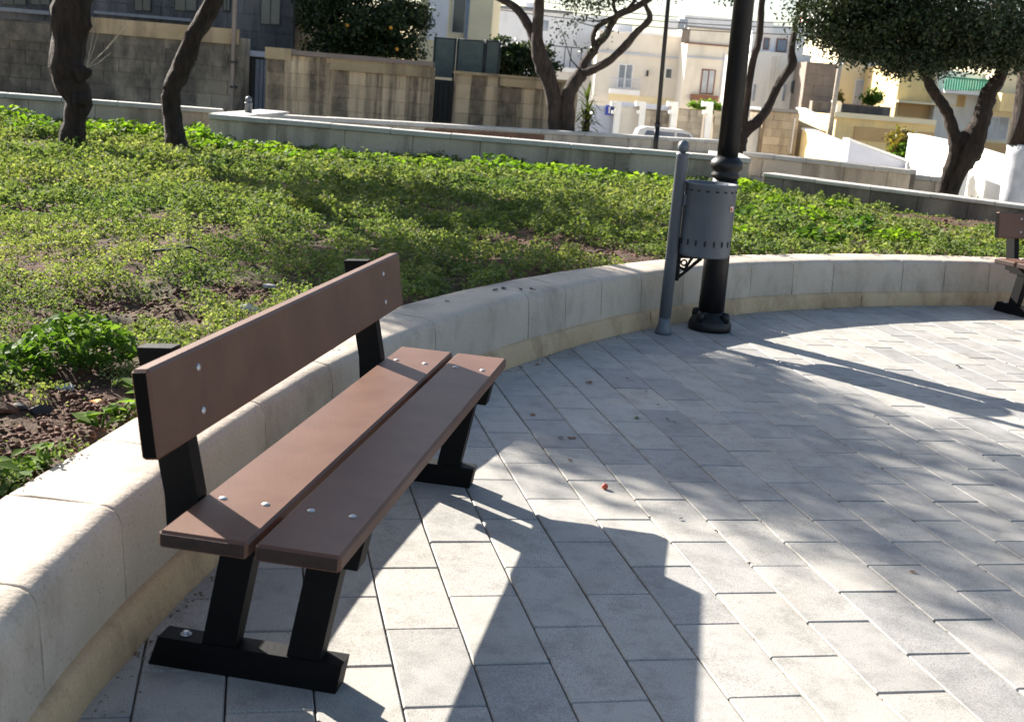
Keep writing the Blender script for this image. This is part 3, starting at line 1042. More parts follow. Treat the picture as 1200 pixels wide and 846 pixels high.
def make_tree(label, base, limbs, crowns, leafmat='leaf_olive', bark='bark', leaf=0.06, name='tree', group=None, wob=0.16, extra=None):
    """limbs: list of (points, radii); crowns: (centre, radii, clusters, leaves, spread)"""
    o = empty(name, base)
    tag(o, label, 'tree', group)
    B0 = np.array(base)
    m = MB()
    for k, (p, r) in enumerate(limbs):
        pp, rr = smooth_path(p, r)
        m.tube([q - B0 for q in pp], rr, 12 if max(r) > 0.05 else 6, True, wob if max(r) > 0.05 else 0.08, seed=k + len(label))
    # twigs from limb ends into the crown
    rng = np.random.default_rng(len(label) + int(abs(base[0]) * 100))
    ends = [np.array(p[-1]) for p, r in limbs]
    C = []; S = []
    for (c, r, nc, nl, sp) in crowns:
        cl = ellipsoid_clusters(c, r, nc, rng)
        for q in cl[::3]:
            e = min(ends, key=lambda z: np.linalg.norm(z - q))
            mid = (e + q) / 2 + rng.normal(size=3) * 0.12
            m.tube([e - B0, mid - B0, q - B0], [0.022, 0.013, 0.005], 5, False)
        C.append(crown_points(cl, nl, sp, rng))
        S.append(np.full(nl, leaf))
    m.build('trunk', bark, o)
    if C:
        C = np.concatenate(C); S = np.concatenate(S)
        me = leaf_mesh('crown', C - B0, S, leafmat, 0.15, 0.5, 0.12, rng)
        add_obj('crown', me, o)
    return o


ZB = 0.27
# tree 1: thick leaning trunk at the left
b1 = G(84, 176, ZB); d1 = depth(b1)
limbs = [wpath([(84, 180, 30), (85, 165, 27), (88, 140, 27), (90, 118, 30), (84, 98, 35), (78, 72, 38), (80, 45, 40), (84, 20, 42), (88, -10, 42), (92, -40, 36)], d1)]
limbs.append((lambda pr: pr)(wpath([(91, 90, 18), (99, 86, 15), (103, 80, 11)], d1 - 0.1)))
limbs.append(wpath([(88, 118, 20), (97, 118, 18), (103, 122, 10)], d1 - 0.1))
top = P(92, -40, d1)
limbs.append(([top, top + [0.2, -0.5, 0.5], top + [0.4, -1.2, 1.0], top + [0.8, -2.0, 1.6]], [0.16, 0.13, 0.09, 0.04]))
limbs.append(([top, top + [-0.1, 0.3, 0.6], top + [-0.2, 0.2, 1.3], top + [-0.3, -0.5, 1.9]], [0.15, 0.12, 0.08, 0.04]))
limbs.append(([top, top + [-0.25, -0.3, 0.5], top + [-0.5, -1.2, 1.0], top + [-0.6, -2.0, 1.6]], [0.13, 0.1, 0.07, 0.03]))
t1c = np.array([-2.85, 8.80, 3.95])
t1 = make_tree('thick dark tree trunk with a cut stub at the left edge', b1, limbs,
               [(t1c, (1.0, 1.3, 0.5), 70, 13500, 0.20), (np.array([-3.15, 9.25, 5.3]), (1.15, 1.1, 0.4), 40, 2700, 0.22)], leaf=0.085, group='trees in the bed')
# dry shoots from the stub
m = MB()
s = P(101, 80, d1 - 0.12)
for (u, v) in ((118, 30), (136, 42), (150, 28), (112, 22), (130, 62)):
    e = P(u, v, d1 - 0.12 + random.uniform(-0.3, 0.2))
    m.tube([s - b1, (s + e) / 2 - b1 + np.array([0.0, 0, -0.03]), e - b1], [0.008, 0.005, 0.002], 5, False)
m.build('dry_shoots', 'twig', t1)

# tree 2
b2 = G(208, 178, ZB); d2 = depth(b2)
limbs = [wpath([(209, 182, 28), (206, 165, 25), (202, 140, 22), (200, 118, 20), (203, 102, 22), (212, 80, 22), (221, 60, 21), (231, 38, 20), (242, 18, 19), (253, -5, 19), (268, -35, 17)], d2)]
top = P(268, -35, d2)
limbs.append(([top, top + [0.0, 0.2, 0.4], top + [-0.3, 0.5, 0.8], top + [-0.6, 0.6, 1.3]], [0.085, 0.07, 0.05, 0.02]))
limbs.append(([top, top + [0.2, 0.1, 0.5], top + [0.3, 0.3, 1.0], top + [0.1, 0.3, 1.5]], [0.08, 0.06, 0.04, 0.02]))
t2c = np.array([-1.75, 12.2, 3.4])
make_tree('slimmer crooked tree trunk leaning right, second from the left edge', b2, limbs,
          [(t2c, (1.7, 1.4, 0.55), 80, 12500, 0.20)], leaf=0.085, group='trees in the bed')

# tree 3: forked tree behind the terrace, middle
b3 = P(656, 168, 24.2); b3[2] = float(ground_z(b3[0], b3[1])); d3 = 24.2
limbs = [
    wpath([(653, 175, 24), (652, 150, 20), (650, 125, 18), (646, 100, 19), (637, 80, 20), (631, 62, 17), (630, 40, 13), (631, 15, 12), (632, -10, 11), (636, -45, 9)], d3),
    wpath([(664, 175, 22), (664, 150, 18), (665, 125, 17), (669, 105, 17), (676, 93, 16), (683, 86, 14)], d3),
    wpath([(632, 66, 13), (626, 45, 11), (616, 25, 10), (604, 10, 9), (588, 0, 7), (570, -8, 6)], d3, [0, .1, .2, .3, .4, .5]),
    wpath([(680, 89, 11), (685, 75, 10), (693, 62, 11), (699, 53, 10), (710, 42, 8), (716, 30, 8), (724, 18, 8), (743, 10, 7), (760, 0, 7), (775, -12, 5)], d3, [0, .1, .1, .1, 0, 0, -.1, -.2, -.2, -.3]),
    wpath([(697, 56, 6), (695, 45, 6), (699, 33, 6), (709, 26, 6), (722, 20, 5)], d3),
    wpath([(684, 86, 11), (697, 81, 10), (710, 74, 9), (722, 65, 8), (734, 53, 9), (744, 40, 8), (752, 33, 7), (760, 25, 8), (761, 17, 6), (757, 8, 5), (752, -5, 4)], d3, [0, -.1, -.2, -.2, -.3, -.3, -.3, -.3, -.3, -.3, -.3]),
    wpath([(724, 19, 5), (719, 8, 4), (718, -12, 4)], d3),
    wpath([(735, 12, 5), (746, -2, 4), (750, -15, 4)], d3)]
make_tree('forked olive tree with two stems behind the terrace walls', b3, limbs,
          [(P(690, -8, d3), (0.75, 0.7, 0.28), 26, 2200, 0.13), (P(683, 32, d3 - .3), (0.5, 0.3, 0.4), 10, 260, 0.13), (P(660, -45, d3), (1.6, 1.3, 0.5), 50, 4200, 0.2),
           (P(770, -30, d3), (0.8, 0.7, 0.4), 24, 1800, 0.15)], leaf=0.07, bark='barkpale', wob=0.12, group='trees by the street')

# tree 4: slim forked tree behind the lamp post
d4 = 20.5
b4 = P(866, 210, d4); b4[2] = float(ground_z(b4[0], b4[1]))
limbs = [
    wpath([(864, 225, 16), (866, 195, 15), (867, 175, 15), (869, 160, 15), (878, 150, 12), (888, 143, 12), (899, 128, 10), (906, 113, 9), (912, 101, 9), (921, 86, 10), (928, 75, 11), (928, 60, 8), (931, 38, 7), (936, 12, 6), (942, -20, 5)], d4),
    wpath([(869, 160, 12), (872, 142, 9), (875, 118, 9), (878, 95, 8), (883, 68, 8), (889, 50, 8), (891, 26, 7), (893, 0, 7), (898, -25, 6)], d4)]
make_tree('slim dark forked tree rising just behind the thick lamp post', b4, limbs,
          [(P(915, -50, d4), (0.9, 0.8, 0.4), 30, 2200, 0.16), (P(858, -5, d4), (0.28, 0.3, 0.12), 6, 300, 0.08)], leaf=0.065, group='trees by the street')

# tree 5: dense evergreen at the right
b5 = G(1109, 244, ZB); d5 = depth(b5)
limbs = [
    wpath([(1098, 246, 13), (1102, 229, 12), (1108, 212, 12), (1113, 196, 13), (1118, 182, 15), (1120, 168, 18), (1116, 150, 13), (1111, 134, 13), (1103, 121, 12), (1096, 111, 12), (1088, 96, 11), (1083, 80, 10), (1078, 50, 8)], d5),
    wpath([(1112, 246, 17), (1115, 229, 15), (1121, 212, 16), (1128, 196, 20), (1136, 180, 24), (1143, 164, 24), (1148, 147, 21), (1152, 130, 20), (1156, 116, 19), (1163, 104, 18), (1172, 90, 15), (1180, 60, 12)], d5 - 0.05),
    wpath([(1120, 172, 18), (1130, 163, 18), (1141, 155, 18)], d5),
    wpath([(1078, 60, 8), (1050, 30, 6), (1010, 15, 4)], d5), wpath([(1176, 80, 10), (1140, 40, 8), (1120, 0, 5)], d5), wpath([(1176, 80, 9), (1215, 50, 8), (1250, 10, 5)], d5)]
make_tree('dense dark evergreen tree with a forked trunk at the right', b5, limbs,
          [(P(1110, -55, d5), (2.35, 1.7, 1.45), 220, 46000, 0.17), (P(1010, 18, d5), (0.82, 0.7, 0.60), 80, 15000, 0.12), (P(1075, 50, d5 - .3), (0.95, 0.8, 0.40), 70, 15000, 0.11),
           (P(1172, 50, d5 - .2), (0.9, 0.6, 0.34), 70, 13000, 0.11), (P(1260, 20, d5), (0.8, 0.8, 0.7), 60, 9000, 0.14)], leaf=0.056, group='trees in the bed')

# citrus tree over the garden wall
d6 = 29.0
b6 = P(425, 130, d6); b6[2] = float(ground_z(b6[0], b6[1]))
tc = P(423, 15, d6)
limbs = [([b6, (b6 + tc) / 2, tc], [0.13, 0.11, 0.06])]
cit = make_tree('dark bushy orange tree hanging over the stained garden wall', b6, limbs,
                [(P(425, 18, d6), (1.45, 1.2, 0.95), 120, 11000, 0.16), (P(390, 5, d6), (0.8, 0.8, 0.8), 40, 3600, 0.15), (P(470, 35, d6 - .2), (0.65, 0.6, 0.6), 36, 3000, 0.13), (P(425, 56, d6 - .1), (1.45, 0.6, 0.3), 50, 5000, 0.13)], 'leaf_citrus', leaf=0.10, name='orange_tree')
for (u, v) in ((458, 33), (465, 58), (407, 30)):
    q = P(u, v, d6 - 1.25) - b6
    MB().lathe([(0.005, -0.04), (0.03, -0.028), (0.04, 0), (0.03, 0.028), (0.005, 0.04)], q, 10).build('orange', 'fruit', cit)

# shrub row above the second garden wall
for i, (u, v, ru, rv, lab) in enumerate(((585, 72, 30, 34, 'dark leafy shrub above the garden wall next to green netting'), (625, 72, 30, 30, 'dark leafy shrub above the garden wall behind the forked tree'))):
    d7 = 29.5
    b7 = P(u, 95, d7)
    o = empty('shrub', b7); tag(o, lab, 'shrub', 'shrubs over the garden wall')
    k = d7 / FPX
    rng = np.random.default_rng(60 + i)
    cl = ellipsoid_clusters(P(u, v, d7), (ru * k, 0.5, rv * k * 0.8), 60, rng, 0.2)
    C = crown_points(cl, 3800, 0.09, rng)
    add_obj('foliage', leaf_mesh('foliage', C - b7, 0.10, 'leaf_citrus', 0.2, 0.6, 0.12, rng), o)
    m = MB()
    for q in cl[:14]:
        m.tube([b7 * 0, (q - b7) * 0.5, q - b7], [0.03, 0.02, 0.008], 5, False)
    m.build('stem', 'bark', o)

# spiky palm like plant beside the forked tree
d8 = 27.0
b8 = P(688, 158, d8); b8[2] = float(ground_z(b8[0], b8[1]))
o = empty('palm_plant', b8); tag(o, 'spiky green palm like plant right of the forked olive tree', 'palm')
tc = P(688, 128, d8) - b8
MB().tube([(0, 0, 0), tc * 0.6, tc], [0.10, 0.09, 0.07], 8, True, 0.1).build('stem', 'barkpale', o)
rng = np.random.default_rng(5)
for k in range(110):
    a = rng.random() * 6.28; el = rng.uniform(-0.8, 1.2); L = rng.uniform(0.3, 0.65)
    d = np.array([math.cos(a) * math.cos(el), math.sin(a) * math.cos(el), math.sin(el)])
    s = np.cross(d, [0, 0, 1.0]); s /= np.linalg.norm(s) + 1e-6
    p0 = tc + np.array([0, 0, rng.uniform(-.55, .25)]); p1 = p0 + d * L * 0.55; p2 = p0 + d * L + np.array([0, 0, -0.18 * L])
    w = 0.03
    MB().add([p0 - s * w * .4, p0 + s * w * .4, p1 + s * w, p1 - s * w, p2], [(0, 1, 2, 3), (3, 2, 4)]).build('frond', 'palm', o)

# whitewashed trunk at the right edge
d9 = depth(b5) + 2.0
b9 = P(1197, 222, d9); b9[2] = float(ground_z(b9[0], b9[1])) + 0.0
o = empty('tree', b9); tag(o, 'tree trunk with whitewashed lower half at the right edge', 'tree', 'trees by the street')
pp, rr = wpath([(1194, 262, 44), (1195, 220, 40), (1197, 180, 34), (1199, 170, 32)], d9)
MB().tube([q - b9 for q in pp], rr, 14, True, 0.12).build('trunk', 'barkwhite', o)
pp, rr = wpath([(1199, 170, 32.2), (1202, 140, 30), (1206, 100, 28), (1215, 40, 24), (1225, -20, 18)], d9)
MB().tube([q - b9 for q in pp], rr, 14, True, 0.12).build('upper_trunk', 'barkpale', o)
rng = np.random.default_rng(77)
cl = ellipsoid_clusters(P(1255, -60, d9), (1.6, 1.5, 0.9), 60, rng)
add_obj('crown', leaf_mesh('crown', crown_points(cl, 5000, 0.18, rng) - b9, 0.07, 'leaf_olive', 0.15, 0.5, 0.12, rng), o)


# ================================================================== BUILDINGS AND WALLS BEHIND
def face_frame(u0, u1, v, D):
    """centre of a frontal face at depth D and its half width"""
    a = P(u0, v, D); b = P(u1, v, D)
    return (a + b) / 2, abs((b - a) @ HR) / 2


class House:
    """frontal block: local x along the facade (right), local y away from the viewer, z up"""
    def __init__(self, name, label, cat, u0, u1, vt, D, deep, mat, vref=None, rot=0.0, zb=None, group=None, top=None, parts=True, wallname='wall'):
        um = (u0 + u1) / 2
        vref = vt if vref is None else vref
        c, hw = face_frame(u0, u1, vref, D)
        self.D = D
        self.zb = float(ground_z(c[0], c[1])) - 0.05 if zb is None else zb
        self.zt = P(um, vt, D)[2] if top is None else top
        self.hw = hw; self.c = c
        self.rz = FACE + R(rot)
        self.o = empty(name, (c[0], c[1], self.zb), self.rz)
        tag(self.o, label, cat, group)
        self.H = self.zt - self.zb
        MB().box(-hw, hw, 0, deep, 0, self.H).build(wallname, mat, self.o)

    def loc(self, u, v):
        p = P(u, v, self.D) - np.array([self.c[0], self.c[1], self.zb])
        return p @ HR, p[2]

    def rect(self, name, u0, u1, v0, v1, y0, y1, mat, parent=None, bev=0.0):
        um, vm = (u0 + u1) / 2, (v0 + v1) / 2
        x0 = self.loc(u0, vm)[0]; x1 = self.loc(u1, vm)[0]
        z0 = self.loc(um, v1)[1]; z1 = self.loc(um, v0)[1]
        return MB().box(min(x0, x1), max(x0, x1), y0, y1, min(z0, z1), max(z0, z1), bev).build(name, mat, parent or self.o)

    def window(self, u0, u1, v0, v1, frame='whitepaint', pane='glassdark', bars=1, sill=True, fw=1.3, name='window'):
        w = self.rect(name, u0, u1, v0, v1, -0.045, -0.003, frame)
        n = bars + 1
        for i in range(n):
            a = u0 + fw + (u1 - u0 - fw) * i / n; b = u0 + (u1 - u0 - fw) * (i + 1) / n
            self.rect('pane', a, b, v0 + fw, v1 - fw, -0.052, -0.0455, pane, w)
        if sill:
            self.rect('sill', u0 - 1.5, u1 + 1.5, v1 + 0.1, v1 + 2.0, -0.14, -0.003, 'pale', w)
        return w

    def blocks(self, u0, u1, v0, v1, bw, bh, mat, y=-0.02, name='stone'):
        """courses of stones on the face between pixel limits; bw/bh in metres"""
        um, vm = (u0 + u1) / 2, (v0 + v1) / 2
        x0 = self.loc(u0, vm)[0]; x1 = self.loc(u1, vm)[0]
        z0 = self.loc(um, v1)[1]; z1 = self.loc(um, v0)[1]
        nr = max(1, round((z1 - z0) / bh)); bh = (z1 - z0) / nr
        nc = max(1, round((x1 - x0) / bw)); bw = (x1 - x0) / nc
        g = 0.003
        full = MB().box(g, bw - g, 0, 0.03, g, bh - g, 0.005).mesh(name); full.materials.append(MT[mat])
        half = MB().box(g, bw / 2 - g, 0, 0.03, g, bh - g, 0.005).mesh(name); half.materials.append(MT[mat])
        for r in range(nr):
            xs = x0
            row = [half] + [full] * (nc - 1) + [half] if r % 2 else [full] * nc
            for me in row:
                add_obj(name, me, self.o, (xs, y + random.uniform(-0.006, 0.006), z0 + r * bh))
                xs += bw / 2 if me is half else bw


# --- left: stained stone wall with a plaster coping band
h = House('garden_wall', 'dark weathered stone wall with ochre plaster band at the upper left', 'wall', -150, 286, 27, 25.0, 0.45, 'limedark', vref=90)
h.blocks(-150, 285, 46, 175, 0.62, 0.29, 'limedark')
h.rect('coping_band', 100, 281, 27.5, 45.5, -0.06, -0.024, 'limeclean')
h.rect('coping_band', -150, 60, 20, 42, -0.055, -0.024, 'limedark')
pipe = h.rect('pipe', 273.2, 276.8, 0, 130, -0.16, -0.07, 'brownwall')
for v in (72, 101):
    h.rect('pipe_clip', 271.5, 278.5, v, v + 2.5, -0.17, -0.025, 'post_dark', pipe)
# --- house behind that wall, in shade
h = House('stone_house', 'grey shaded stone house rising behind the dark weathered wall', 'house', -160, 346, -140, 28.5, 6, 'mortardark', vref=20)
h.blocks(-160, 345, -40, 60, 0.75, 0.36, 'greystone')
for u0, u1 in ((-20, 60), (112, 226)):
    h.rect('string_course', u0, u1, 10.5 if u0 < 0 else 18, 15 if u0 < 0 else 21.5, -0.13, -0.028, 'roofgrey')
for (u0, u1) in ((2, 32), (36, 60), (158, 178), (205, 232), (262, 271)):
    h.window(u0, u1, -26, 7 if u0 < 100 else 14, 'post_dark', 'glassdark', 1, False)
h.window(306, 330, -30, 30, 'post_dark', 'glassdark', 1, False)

# --- dark gate between the walls
h = House('garden_gate', 'dark recessed metal gate between dark wall and streaked wall', 'gate', 284, 313, 66, 25.6, 0.1, 'post_dark', vref=100, wallname='gate_leaf')
for u in (286, 291, 296, 301, 306, 311):
    h.rect('board', u - 2.1, u + 2.1, 70, 150, -0.03, -0.002, 'bluepipe' if u > 299 else 'post_dark')
h.rect('lintel', 284, 312, 60, 66.5, -0.08, 0.15, 'bluewash')

# --- garden wall with streaks
h = House('garden_wall', 'streaked tan limestone garden wall below the orange tree', 'wall', 311, 507, 71, 25.0, 0.4, 'lime', vref=105)
h.blocks(312, 388, 71, 165, 0.60, 0.27, 'lime')
h.blocks(388, 506, 87, 165, 0.60, 0.27, 'lime')
h.rect('coping_band', 387, 505, 72, 86.5, -0.075, -0.002, 'limeclean')
h.rect('coping_slab', 342, 508, 66, 71.5, -0.12, 0.45, 'brownwall')
h.rect('pier_cap', 311, 342, 56.5, 70, -0.05, 0.4, 'limeclean')
# --- dark recess, and second wall
h = House('garden_gate', 'narrow black doorway left of the second garden wall', 'gate', 506, 533, 94, 25.9, 0.1, 'post_dark', vref=115, wallname='gate_leaf')
for u in (510, 516, 522, 528):
    h.rect('board', u - 2.3, u + 2.3, 96, 160, -0.03, -0.002, 'post_dark')
h = House('garden_wall', 'tan garden wall with black drip streaks behind the forked tree', 'wall', 531, 676, 92, 25.2, 0.4, 'lime', vref=115)
h.blocks(532, 675, 104, 172, 0.60, 0.27, 'lime')
h.rect('coping_band', 586, 652, 94, 103.5, -0.06, -0.002, 'limeclean')
h.rect('coping_slab', 531, 676, 89, 92.2, -0.08, 0.45, 'limeclean')

# --- netting panels on posts
for i, (u0, u1, v0, v1, lab) in enumerate(((507, 531, 44, 91, 'left dull green netting panel above the black doorway'), (534, 565, 46, 92, 'middle dull green netting panel on dark posts'), (567, 583, 47, 92, 'narrow green netting panel beside the dark shrubs'))):
    D = 26.0
    a = P(u0, v1, D)
    o = empty('netting_panel', a, FACE); tag(o, lab, 'netting', 'netting panels over the wall')
    w = (P(u1, v1, D) - a) @ HR; hgt = P((u0 + u1) / 2, v0, D)[2] - a[2]
    MB().box(0.02, w - 0.02, 0, 0.015, 0.02, hgt - 0.03).build('net', 'mesh_green', o)
    for x in (0, w):
        MB().tube([(x, 0, -0.25), (x, 0, hgt)], 0.022, 8).build('post', 'post_dark', o)
    MB().tube([(0, 0, hgt - 0.02), (w, 0, hgt - 0.02)], 0.014, 6).build('rail', 'post_dark', o)

# --- beige house behind the netting
h = House('house', 'beige plastered house corner behind the green netting', 'house', 492, 577, -90, 33, 6, 'yellowpale', vref=20)
h.window(530, 546, -4, 40, 'cream', 'glassdark', 0, False)
h.rect('downpipe', 547.5, 551, -60, 60, -0.1, -0.01, 'bluepipe')
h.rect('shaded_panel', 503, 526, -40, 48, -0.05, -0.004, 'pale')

# --- street and far buildings
st = MB()
c0 = P(640, 165, 44); c1 = P(1010, 200, 44)
sa = CAM + HF * 41 - HR * 30; sb = CAM + HF * 41 + HR * 40
w2 = HF * 10
q = [sa, sb, sb + w2, sa + w2]
n = 40
vs = []
for i in range(n + 1):
    for j in range(7):
        p = sa + (sb - sa) * i / n + w2 * j / 6
        vs.append((p[0], p[1], float(ground_z(p[0], p[1])) + 0.02))
st.add(vs, [(i * 7 + j, (i + 1) * 7 + j, (i + 1) * 7 + j + 1, i * 7 + j + 1) for i in range(n) for j in range(6)], True)
tag(st.build('street', 'asphalt'), kind='structure')

h = House('house', 'long pale two storey house with roof parapet behind the forked tree', 'house', 560, 707, 14, 66, 8, 'pale', vref=60)
h.rect('parapet', 585, 672, 10.5, 14, -0.1, 0.1, 'roofgrey')
h.rect('roof_room', 616, 628, 3, 12, 0.5, 2.5, 'pale')
h.window(635, 644, 23, 38, 'pale', 'glassgrey', 0, False)
h.rect('terrace_rail', 644, 706, 56.5, 57.6, -0.9, -0.86, 'post_dark')
for u in (649, 661, 668, 680, 692, 703):
    h.rect('rail_post', u - 0.5, u + 0.5, 56.5, 82, -0.9, -0.86, 'post_dark')
h.rect('terrace', 640, 707, 81, 86, -1.2, -0.002, 'pale')
h.window(685, 697, 70, 84, 'bluewash', 'glassgrey', 0, False)

h = House('house', 'cream house with balcony and tall window behind the thin lamp post', 'house', 697, 801, 39, 60, 8, 'cream', vref=90)
h.rect('cornice', 697, 801, 63.5, 65.5, -0.12, -0.003, 'bluewash')
h.rect('parapet', 697, 801, 38, 40.5, -0.08, 0.2, 'pale')
h.rect('roof_room', 722, 742, 28, 40, 0.6, 3, 'pale')
h.window(723.5, 741.5, 75, 104, 'whitepaint', 'glassgrey', 1, False, 1.5)
bal = h.rect('balcony', 713, 748, 105, 111, -0.9, -0.003, 'pale')
h.rect('balcony_rail', 713, 748, 92.5, 93.3, -0.9, -0.87, 'bluewash', bal)
for u in range(714, 749, 3):
    h.rect('baluster', u - 0.25, u + 0.25, 93, 105, -0.89, -0.875, 'bluewash', bal)
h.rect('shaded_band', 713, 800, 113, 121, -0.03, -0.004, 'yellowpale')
h.window(779, 788, 80, 93, 'pale', 'glassdark', 0, False)
h.rect('downpipe', 796, 798, 45, 118, -0.12, -0.02, 'whitepaint')
h.rect('lamp_bracket', 757.5, 759.5, 83, 90, -0.2, -0.01, 'post_dark')

h = House('house', 'cream house with brown framed window and brown window box', 'house', 801.5, 897, 34, 57, 8, 'cream', vref=90)
h.rect('cornice', 803, 896, 53.5, 55.2, -0.12, -0.003, 'brownframe')
h.rect('cornice', 803, 896, 70, 71.6, -0.12, -0.003, 'bluewash')
h.rect('roof_vent', 798.5, 808, 35, 51, -0.05, -0.004, 'brownwall')
h.rect('cornice', 802, 896, 33.5, 36, -0.1, 0.2, 'roofgrey')
h.window(821, 837.5, 81.5, 111, 'brownframe', 'glassgrey', 1, False, 1.5)
wb = h.rect('window_box', 808.5, 840, 111.5, 118.5, -0.5, -0.003, 'brownframe')
h.rect('conduit', 845, 846, 62, 115, -0.05, -0.005, 'bluewash')
h.rect('roof_tank', 786, 797, 21, 34, 1, 2.2, 'pale')
h.rect('roof_tank', 799, 809, 21, 34, 1, 2.2, 'glassgrey')

# planter foliage on the front garden wall
dq = 52.6
b = P(838, 128, dq)
o = empty('hedge', b); tag(o, 'low green climbing hedge below the brown window box', 'hedge')
rng = np.random.default_rng(9)
cl = ellipsoid_clusters(P(832, 125, dq), (1.0, 0.35, 0.16), 34, rng, 0.1)
add_obj('foliage', leaf_mesh('foliage', crown_points(cl, 1100, 0.1, rng) - b, 0.16, 'leaf_weed', 0.2, 0.6, 0.1, rng), o)
MB().tube([(0, 0, -0.6), (0, 0, 0)], 0.04, 6).build('stem', 'bark', o)

# front garden walls and gate pillars along the street
h = House('street_wall', 'blue grey rendered wall with a blue sign beside a white pillar', 'wall', 690, 720, 124, 51.5, 0.3, 'bluewash', vref=150)
sg = h.rect('sign', 709.5, 718.5, 123.5, 135, -0.08, -0.01, 'blue')
h.rect('sign_mark', 713, 715, 125.5, 133, -0.09, -0.081, 'whitepaint', sg)
h = House('street_wall', 'cream front garden wall with lilac top between white pillars', 'wall', 721, 750, 124, 51.5, 0.3, 'cream', vref=150)
h.rect('coping', 721, 784, 121.5, 127, -0.06, 0.36, 'bluewash')
h = House('street_wall', 'brown stone front garden wall right of the thin lamp post', 'wall', 752, 783, 129, 51.5, 0.3, 'mortar', vref=150)
h.blocks(752, 783, 130, 172, 0.5, 0.27, 'streetstone')
h = House('street_wall', 'brown stone front garden wall below the hedge', 'wall', 793, 822, 128, 51.5, 0.3, 'mortar', vref=150)
h.blocks(793, 822, 129, 172, 0.5, 0.27, 'streetstone')
h = House('street_wall', 'brown stone front garden wall just left of the thick lamp post', 'wall', 836, 868, 131, 51.5, 0.3, 'mortar', vref=150)
h.blocks(836, 868, 132, 172, 0.5, 0.27, 'streetstone')
for i, (u, lab) in enumerate(((721.5, 'white gate pillar beside the blue sign'), (750.5, 'white gate pillar left of the thin lamp post'), (788, 'white gate pillar with a big cap right of the thin lamp post'), (829, 'white gate pillar left of the thick lamp post'))):
    D = 51.0
    h = House('gate_pillar', lab, 'pillar', u - 3, u + 4, 125, D, 0.3, 'white', vref=150, group='white gate pillars', wallname='shaft')
    h.rect('cap', u - 5.5, u + 6.5, 119.5, 125.2, -0.15, 0.45, 'white')
    h.rect('corbel', u - 4.5, u + 5.5, 130, 134, -0.08, 0.38, 'white')

# white house right of the lamp post
h = House('house', 'white house with small upper windows behind the slim forked tree', 'house', 880, 946, 62, 46, 7, 'white', vref=100)
h.rect('upper_storey', 884, 935, 40, 62, 0.6, 5, 'pale')
for (u0, u1, v0, v1) in ((898, 905, 44, 58), (913, 926, 45, 61)):
    w = h.rect('window', u0, u1, v0, v1, 0.55, 0.598, 'brownframe')
    h.rect('pane', u0 + 1.3, u1 - 1.3, v0 + 1.3, v1 - 1.3, 0.54, 0.548, 'glassblue', w)
h.rect('parapet', 884, 936, 37.5, 40.2, 0.5, 0.9, 'pale')
for u in (882, 917):
    h.window(u, u + 3.2, 99, 119, 'bluewash', 'glassgrey', 0, False, 0.6)
lan = h.rect('wall_lantern', 925.5, 934, 95, 110, -0.45, -0.15, 'post_dark', bev=0.06)
h.rect('arm', 928.5, 931, 110, 117, -0.3, -0.003, 'post_dark', lan)
for k in range(3):
    h.rect('wall_shaft', 902.5 + 4 * k, 904 + 4 * k, 66, 110, -0.04, -0.004, 'cream')
h = House('outbuilding', 'tan stone outbuilding with dark roof edge under the white house', 'outbuilding', 893, 934, 131, 40, 2.5, 'mortar', vref=150)
h.blocks(894, 933.5, 132, 190, 0.5, 0.28, 'streetstone')
h.rect('roof_edge', 891, 935, 127.5, 131.2, -0.12, 2.6, 'roofgrey')
h.rect('pipe', 928, 929.2, 138, 180, -0.1, -0.03, 'pale')
h = House('street_wall', 'bright white low wall left of the stone outbuilding', 'wall', 864, 893, 138, 40.5, 0.3, 'white', vref=160)

# right hand side: terraces, walls, houses
h = House('wall_block', 'brown grey blank block wall left of the wooden pole', 'wall', 942, 981, 74, 44, 4, 'brownwall', vref=100)
h.blocks(943, 980, 76, 150, 0.7, 0.34, 'brownwall')
p0 = P(972, 160, 38); p1 = P(978, 62, 38)
o = MB().tube([(0, 0, 0), (0, 0, p1[2] - p0[2])], [0.085, 0.07], 10).build('utility_pole', 'twig', None, p0)
o.rotation_euler = (0, R(0.4), 0)
tag(o, 'pale wooden pole in front of the brown grey wall', 'pole')
h = House('house', 'pale yellow house with arched white door under the evergreen crown', 'house', 978, 1062, 40, 52, 7, 'yellowpale', vref=100)
h.window(1000, 1011, 93, 124, 'whitepaint', 'bluewash', 0, False, 1.2, 'door')
h.window(1018, 1030, 70, 86, 'whitepaint', 'glassgrey', 1, True, 1.2)
h.rect('vent', 1035.5, 1041, 117, 120, -0.05, -0.004, 'post_dark')
h.rect('band', 1013, 1062, 110, 127, -0.1, -0.003, 'white')
h = House('house', 'ochre house front behind the evergreen trunk', 'house', 1050, 1112, 78, 47, 6, 'yellow', vref=120)
h.rect('balcony', 1046, 1112, 120, 122.5, -0.7, -0.003, 'yellowpale')
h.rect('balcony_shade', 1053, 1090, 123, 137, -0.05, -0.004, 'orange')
h = House('house', 'white house front with green balcony railing above the evergreen fork', 'house', 1096, 1162, 84, 46.5, 6, 'white', vref=120)
h.rect('balcony', 1098, 1152, 107, 111, -0.9, -0.003, 'white')
for u in range(1099, 1153, 3):
    h.rect('railing_bar', u - 0.9, u + 0.9, 93, 107, -0.9, -0.86, 'railgreen')
h.rect('railing_rail', 1098, 1152, 92, 94, -0.92, -0.84, 'railgreen')
h.window(1121, 1131, 112, 126, 'yellow', 'orange', 0, False, 1.0)
h = House('house', 'pale yellow house with orange balcony front at the right edge', 'house', 1160, 1260, 60, 45.5, 7, 'yellowpale', vref=120)
bal = h.rect('balcony', 1160, 1260, 113, 134, -1.0, -0.003, 'yellow')
